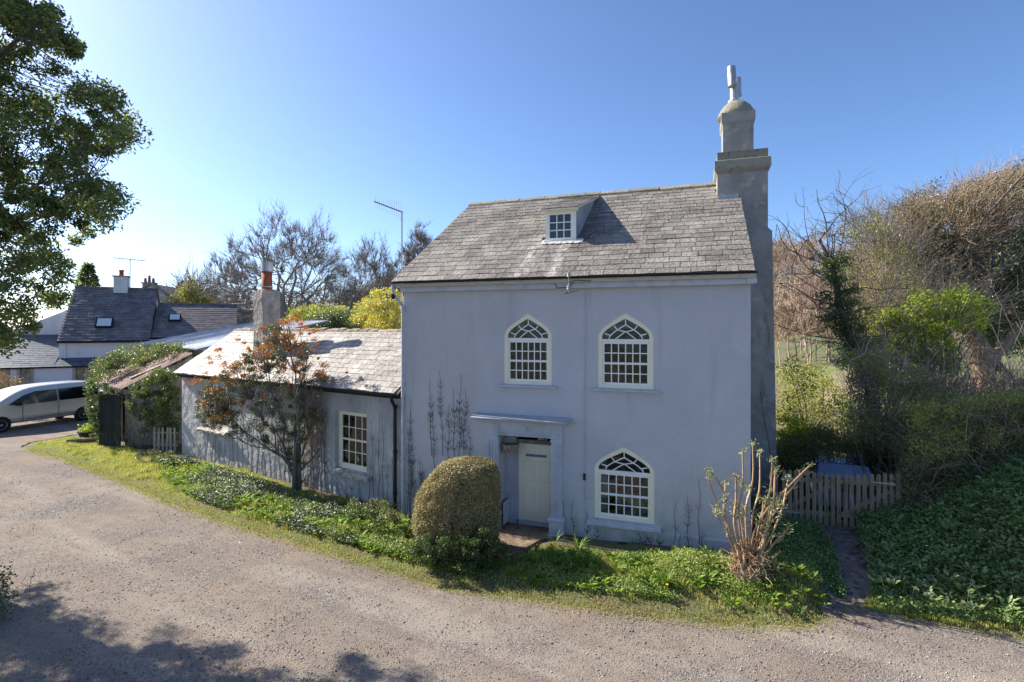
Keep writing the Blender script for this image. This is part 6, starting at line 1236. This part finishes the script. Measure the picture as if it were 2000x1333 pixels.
# white bleached dead branches in front
rng = np.random.default_rng(311); L = []
for pts in ([(1660, 705), (1690, 690), (1695, 670), (1712, 640)], [(1700, 692), (1730, 700), (1745, 745), (1788, 745)], [(1712, 640), (1728, 650), (1732, 670)], [(1640, 680), (1665, 712), (1662, 722)], [(1745, 745), (1762, 720), (1770, 690)], [(1790, 660), (1782, 690), (1795, 700)]):
    L.append((np.array([at(x, y, 12.8) for x, y in pts]), np.linspace(.018, .009, len(pts))))
tagp(tubes_mesh("dead_branch", L, M['wood_pale']), "bleached crooked dead branches hanging before the ivy clad tree", "branch")
def rngv(seed, n, a, b): return np.random.default_rng(seed).uniform(a, b, n)
def bushy(name, label, base, poly, y0, y1, n, rad, per, size, mat, seed, twn=0, twm=None, twl=.6, trunk=None, cat="tree", group=None, twr=.008, nl=40):
    rng = np.random.default_rng(seed); b = np.array(base, float); o = thing(name, b, label, cat, group); C = vol(rng, poly, y0, y1, n); P, D = clump(rng, C, rad, per)
    if per: leaves("crown", rng, P, size, mat, o)
    if twn:
        T0 = C[rng.integers(0, len(C), twn)] + rng.normal(size=(twn, 3)) * np.mean(rad) * .7; cen = C.mean(0) - Z3; D0 = T0 - cen; D0 /= np.linalg.norm(D0, axis=1, keepdims=True); twigs("twigs", rng, T0, D0 + rv(rng, twn) * .6, rng.uniform(.5, 1.3, twn) * twl, twr, twm, o)
    L = []; idx = rng.choice(len(C), min(nl, len(C)), replace=False); r0 = trunk or .05; top = b + Z3 * max(.6, (C[:, 2].mean() - b[2]) * .45)
    if trunk: L.append((np.array([b - Z3 * .3, b + (top - b) * .5 + rng.normal(size=3) * .05, top]), np.array([r0 * 1.2, r0, r0 * .8])))
    for i in idx: s_ = (top if trunk else b) + (rng.normal(size=3) * .15 if not trunk else rng.normal(size=3) * r0 * .3); L.append(limb(s_, C[i], r0 * .45, .012, rng, 7, .10))
    tubes_mesh("trunk" if trunk else "stems", L, M['bark'], o); return o
def base_at(px, Y): x = at(px, 638, Y)[0]; return (x, Y, gz_(x, Y))
bushy("leafing_shrub", "bright lime green leafing shrub in front of the big dark tree", base_at(1830, 17.5), [(1690, 640), (1740, 600), (1775, 590), (1800, 562), (1850, 575), (1880, 560), (1945, 598), (1915, 640), (1890, 625), (1850, 690), (1820, 660), (1800, 720), (1770, 680), (1720, 700)], 15.4, 17.6, 150, rngv(77, 150, .12, .38), 90, .10, M['lime'], 320, 700, M['bark_pale'], .9, cat="shrub")
bushy("olive_bush", "rounded olive green bush lit by the sun left of the lime green shrub", base_at(1720, 16.5), [(1660, 640), (1700, 600), (1750, 610), (1790, 680), (1860, 700), (1900, 740), (1840, 790), (1740, 780), (1670, 740)], 15.2, 17, 150, rngv(78, 150, .12, .34), 70, .08, M['olive'], 325, 700, M['bark_pale'], .8, cat="bush")
bushy("holly_tree", "large dark glossy evergreen tree at the right edge with a tan leaning trunk", base_at(1925, 22), [(1720, 470), (1800, 400), (1900, 370), (1990, 330), (2150, 300), (2150, 700), (2000, 690), (1940, 680), (1880, 650), (1800, 640), (1740, 560)], 19.6, 23.5, 420, .6, 110, .13, M['holly'], 321, 0, None, trunk=.30)
rng = np.random.default_rng(330); M['tan_bark'] = pm("tan_bark", (.30, .20, .13), [((.14, .10, .07), 3, .45, .7, (1, 1, .3)), ((.42, .30, .2), 6, .55, .75)], rough=.95, bump=((8, .8),))
hb = np.array(base_at(1925, 18.3)); ho = thing("leaning_tree", hb, "stout tan forked trunk under the dark evergreen at the right edge", "tree")
tl = [(np.array([hb - Z3 * .4, hb + [-.05, 0, .8], hb + [-.15, 0, 1.7], hb + [-.5, .1, 2.6], hb + [-1.0, .2, 3.6]]), np.array([.38, .33, .30, .2, .1])), limb(hb + [.05, 0, 1.1], hb + [1.6, .4, 2.6], .2, .1, rng), limb(hb + [.2, 0, 1.4], at(1992, 770, 17.6), .15, .07, rng), limb(hb + [-.1, 0, 1.7], hb + [.5, .5, 4], .2, .08, rng), limb(hb + [-.3, 0, 2.2], hb + [-1.9, -.3, 3.2], .12, .04, rng)]
tubes_mesh("trunk", tl, M['tan_bark'], ho)
C = np.array([l[0][-1] for l in tl]); P0 = np.repeat(C, 60, 0) + rng.normal(size=(300, 3)) * .35; twigs("twigs", rng, P0, rv(rng, 300) + Z3 * .3, rng.uniform(.4, 1.2, 300), .01, M['twig_brown'], ho)
bushy("brown_thicket_tree", "wide rounded mass of bare brown twigs covering the front of the dark evergreen", base_at(1800, 20), [(1680, 450), (1740, 410), (1800, 395), (1850, 370), (1960, 345), (2100, 330), (2100, 430), (1980, 450), (1900, 520), (1830, 560), (1740, 600), (1660, 560)], 18.6, 21.2, 300, rngv(79, 300, .2, .6), 60, .085, M['canopy'], 322, 5200, M['twig_brown'], .6, trunk=.12, twr=.009, nl=60)
bushy("young_tree", "slim tree of pale branches and olive leaves between the bare tree and the brown thicket", base_at(1700, 17), [(1650, 440), (1700, 420), (1760, 450), (1790, 520), (1800, 640), (1740, 680), (1680, 660), (1650, 560)], 16.2, 18, 110, .35, 32, .07, M['olive'], 323, 1500, M['bark_pale'], .9, trunk=.07, twr=.008)
bushy("treetop", "dark leafy treetop poking above the brown twigs at the upper right", base_at(1850, 26), [(1735, 410), (1760, 395), (1800, 372), (1835, 352), (1850, 372), (1900, 360), (1950, 345), (1990, 325), (2080, 310), (2080, 420), (1900, 430), (1780, 440)], 24, 27, 85, .45, 80, .12, M['holly'], 324, trunk=.2)
ivy_mass("leafy_bank", "sunlit green undergrowth beneath the tan trunk at the right edge", [(1850, 740), (1900, 755), (2060, 745), (2060, 800), (1860, 800)], 17, 20, 90, .35, 70, .08, M['olive'], "undergrowth", seed=44)

# ---------------------------------------------------------------- far bare trees
def make_bare_tree(name, rng, base, H, spread, r0, label, nstem=1, dens=1.0, zlow=.22, rt=.015):
    """open grown bare tree: limbs, boughs, branches and twigs, each attached to the nearest of the size above, filling a dome"""
    base = np.array(base, float); o = thing(name, base, label, "tree"); L = []
    def dome(n, k0, k1, seed_low=zlow):
        a = rng.uniform(0, 2 * math.pi, n); e = np.arcsin(rng.uniform(0, 1, n) ** .9); r = rng.uniform(k0, k1, n) * (1 + .12 * np.sin(a * 3 + 1) * np.cos(e * 5)); return base + np.stack([spread * r * np.cos(e) * np.cos(a), spread * r * np.cos(e) * np.sin(a), H * (seed_low + (1 - seed_low) * r * np.sin(e))], 1)
    hub = base + Z3 * H * zlow; cur = []
    for k in range(nstem): L.append(limb(base + rng.normal(size=3) * [.3, .3, 0] * (nstem > 1) - Z3 * .3, hub + rng.normal(size=3) * [.5, .5, .2] * (nstem > 1), r0, r0 * .75, rng, 5, .03)); cur.append(L[-1][0][-2:])
    N_ = np.concatenate(cur)
    for n, k0, k1, ra, rb, m in ((int(16 * dens), .45, .75, r0 * .5, r0 * .16, 9), (int(95 * dens), .55, .95, r0 * .17, r0 * .07, 7), (int(620 * dens), .6, 1.02, r0 * .075, rt * 1.3, 6)):
        T_ = dome(n, k0, k1); new = []
        for t in T_:
            d = np.linalg.norm(N_ - t, axis=1) + .35 * np.linalg.norm(N_ - hub, axis=1) * 0; j = int(np.argmin(d + rng.uniform(0, .08, len(d)) * spread)); l = limb(N_[j], t, ra, rb, rng, m, .13); l[0][1:-1] += Z3 * np.sin(np.linspace(0, math.pi, m))[1:-1, None] * .06 * np.linalg.norm(t - N_[j]); L.append(l); new.append(l[0][2:])
        N_ = np.concatenate([N_] * 0 + new) if n > 30 else np.concatenate([N_] + new)
    tubes_mesh("branches", L, M['bark_far'], o)
    n = int(9500 * dens); T0 = N_[rng.integers(0, len(N_), n)]; c = base + Z3 * H * .35; D0 = T0 - c; D0 /= np.linalg.norm(D0, axis=1, keepdims=True); twigs("twigs", rng, T0, D0 * 1.2 + rv(rng, n) * .6, rng.uniform(.35, 1.2, n) * H * .07, rt, M['bark_far'], o, bend=.22)
    return o
rng = np.random.default_rng(400)
def tree_px(px, ytop, ybase_z, Y, wpx, label, seed, **kw):
    x = at(px, 638, Y)[0]; zb = ybase_z; zt = CAMH + (PY0 - ytop) / FPX * Y
    return make_bare_tree("bare_tree", np.random.default_rng(seed), (x, Y, zb), zt - zb, wpx / FPX * Y / 2, kw.pop('r0', .42), label, **kw)
hz = lambda px, Y: gz_(at(px, 638, Y)[0], Y)
tree_px(565, 420, hz(565, 62), 62, 305, "largest bare branching oak on the skyline behind the wing chimney", 401, nstem=3, r0=.40, dens=1.3)
tree_px(452, 480, hz(452, 66), 66, 120, "bare oak with low spreading boughs left of the wing chimney", 402, r0=.30, dens=.6)
tree_px(722, 460, hz(722, 70), 70, 130, "second bare oak on the skyline just left of the tv aerial", 403, nstem=2, r0=.30, dens=.7)
tree_px(822, 443, hz(822, 110), 110, 88, "distant rounded bare tree rising behind the roof slope right of the aerial", 404, r0=.35, dens=.8, rt=.035)
tree_px(772, 505, hz(772, 95), 95, 70, "small distant bare tree behind the foot of the aerial", 405, r0=.25, dens=.4, rt=.03)
tree_px(330, 562, hz(330, 80), 80, 60, "thin pale bare tree among the far chimneys", 406, r0=.16, dens=.25, rt=.02)
def conifer(px, ytop, Y, wpx, label, seed):
    rng = np.random.default_rng(seed); x = at(px, 638, Y)[0]; zb = gz_(x, Y); zt = CAMH + (PY0 - ytop) / FPX * Y; H = zt - zb; o = thing("conifer", (x, Y, zb), label, "tree"); n = 3200
    t = rng.uniform(.15, 1, n) ** .8; a = rng.uniform(0, 6.28, n); R = wpx / FPX * Y / 2 * (1 - t) ** .8 * rng.uniform(.3, 1, n) + .1; P = np.stack([x + R * np.cos(a), Y + R * np.sin(a), zb + H * t - R * .2], 1)
    leaves("crown", rng, P, .55, M['oakleaf'], o, aspect=.3, axis=np.stack([np.cos(a), np.sin(a), -.2 + 0 * a], 1), ajit=.3); tubes_mesh("trunk", [(np.array([(x, Y, zb), (x, Y, zt)]), np.array([.3, .05]))], M['bark_far'], o)
conifer(172, 515, 70, 110, "dark spreading conifer behind the white house roof", 410)
bushy("yellow_bush", "bright yellow leaved bush behind the ridge of the low wing", base_at(745, 26), [(688, 640), (692, 610), (715, 580), (745, 566), (775, 572), (790, 590), (800, 660), (690, 660)], 25, 27.5, 110, .30, 80, .11, M['yellow'], 411, cat="bush")
bushy("evergreen_hedge", "clipped dark evergreen hedge behind the wing ridge left of the yellow bush", base_at(650, 27), [(590, 645), (600, 625), (640, 612), (690, 610), (700, 660), (590, 660)], 26, 28, 110, .32, 90, .10, M['holly'], 412, cat="hedge")
bushy("evergreen_hedge", "row of dark green shrubs below the largest bare oak", base_at(620, 42), [(560, 612), (600, 600), (640, 600), (690, 605), (740, 590), (740, 650), (560, 650)], 40, 45, 140, .55, 70, .2, M['olive'], 413, cat="hedge")
bushy("evergreen_shrub", "green evergreen shrubs beyond the dark roof of the white house", base_at(370, 62), [(320, 590), (345, 570), (375, 545), (400, 565), (420, 590), (415, 605), (330, 605)], 60, 66, 60, .8, 60, .28, M['olive'], 414, 700, M['bark_far'], 2.2, cat="shrub", twr=.03)
bushy("scrub_belt", "belt of brown scrub under the skyline oaks", base_at(700, 85), [(400, 620), (440, 590), (520, 600), (640, 590), (700, 570), (760, 560), (800, 560), (800, 650), (400, 650)], 80, 92, 130, 1.2, 18, .4, M['olive'], 415, 5500, M['twig_dark'], 3.2, cat="scrub", twr=.045)
# wooded hillside at the right
rng = np.random.default_rng(420); VV = []; FF = []; k0 = 0
src = []
for s in range(3):
    L = []; T = []; grow(np.random.default_rng(s + 50), np.zeros(3), Z3, 1.9, .06, 5, L, T, nch=(3, 4), rmin=.017, ang=(18, 48), seg=3, wob=.12, trop=.06); V0 = []; F0_ = []; k = 0
    for P, r in L: V, F = tube_arr(P, r, 3); V0.append(V); F0_.append(F + k); k += len(V)
    src.append((np.concatenate(V0), np.concatenate(F0_)))
n = 170
for j in range(n):
    Y_ = rng.uniform(34, 125); pxx = rng.uniform(1490, 2050 if Y_ > 45 else 1720); x = at(pxx, 638, Y_)[0]; zb = gz_(x, Y_); V0, F0_ = src[j % 3]; s = rng.uniform(.8, 1.25) * (.75 + Y_ / 180); a = rng.uniform(0, 6.28); c, q = math.cos(a), math.sin(a)
    V = V0 * s; V = np.stack([V[:, 0] * c - V[:, 1] * q + x, V[:, 0] * q + V[:, 1] * c + Y_, V[:, 2] + zb - .1], 1); VV.append(V); FF.append(F0_ + k0); k0 += len(V)
tagp(np_mesh("hillside_wood", np.concatenate(VV), [np.concatenate(FF)], M['twig_brown'], org=(0, 0, 0), smooth=True), "far off brown leafless wood covering the hillside right of the chimney", "wood", kind="stuff")
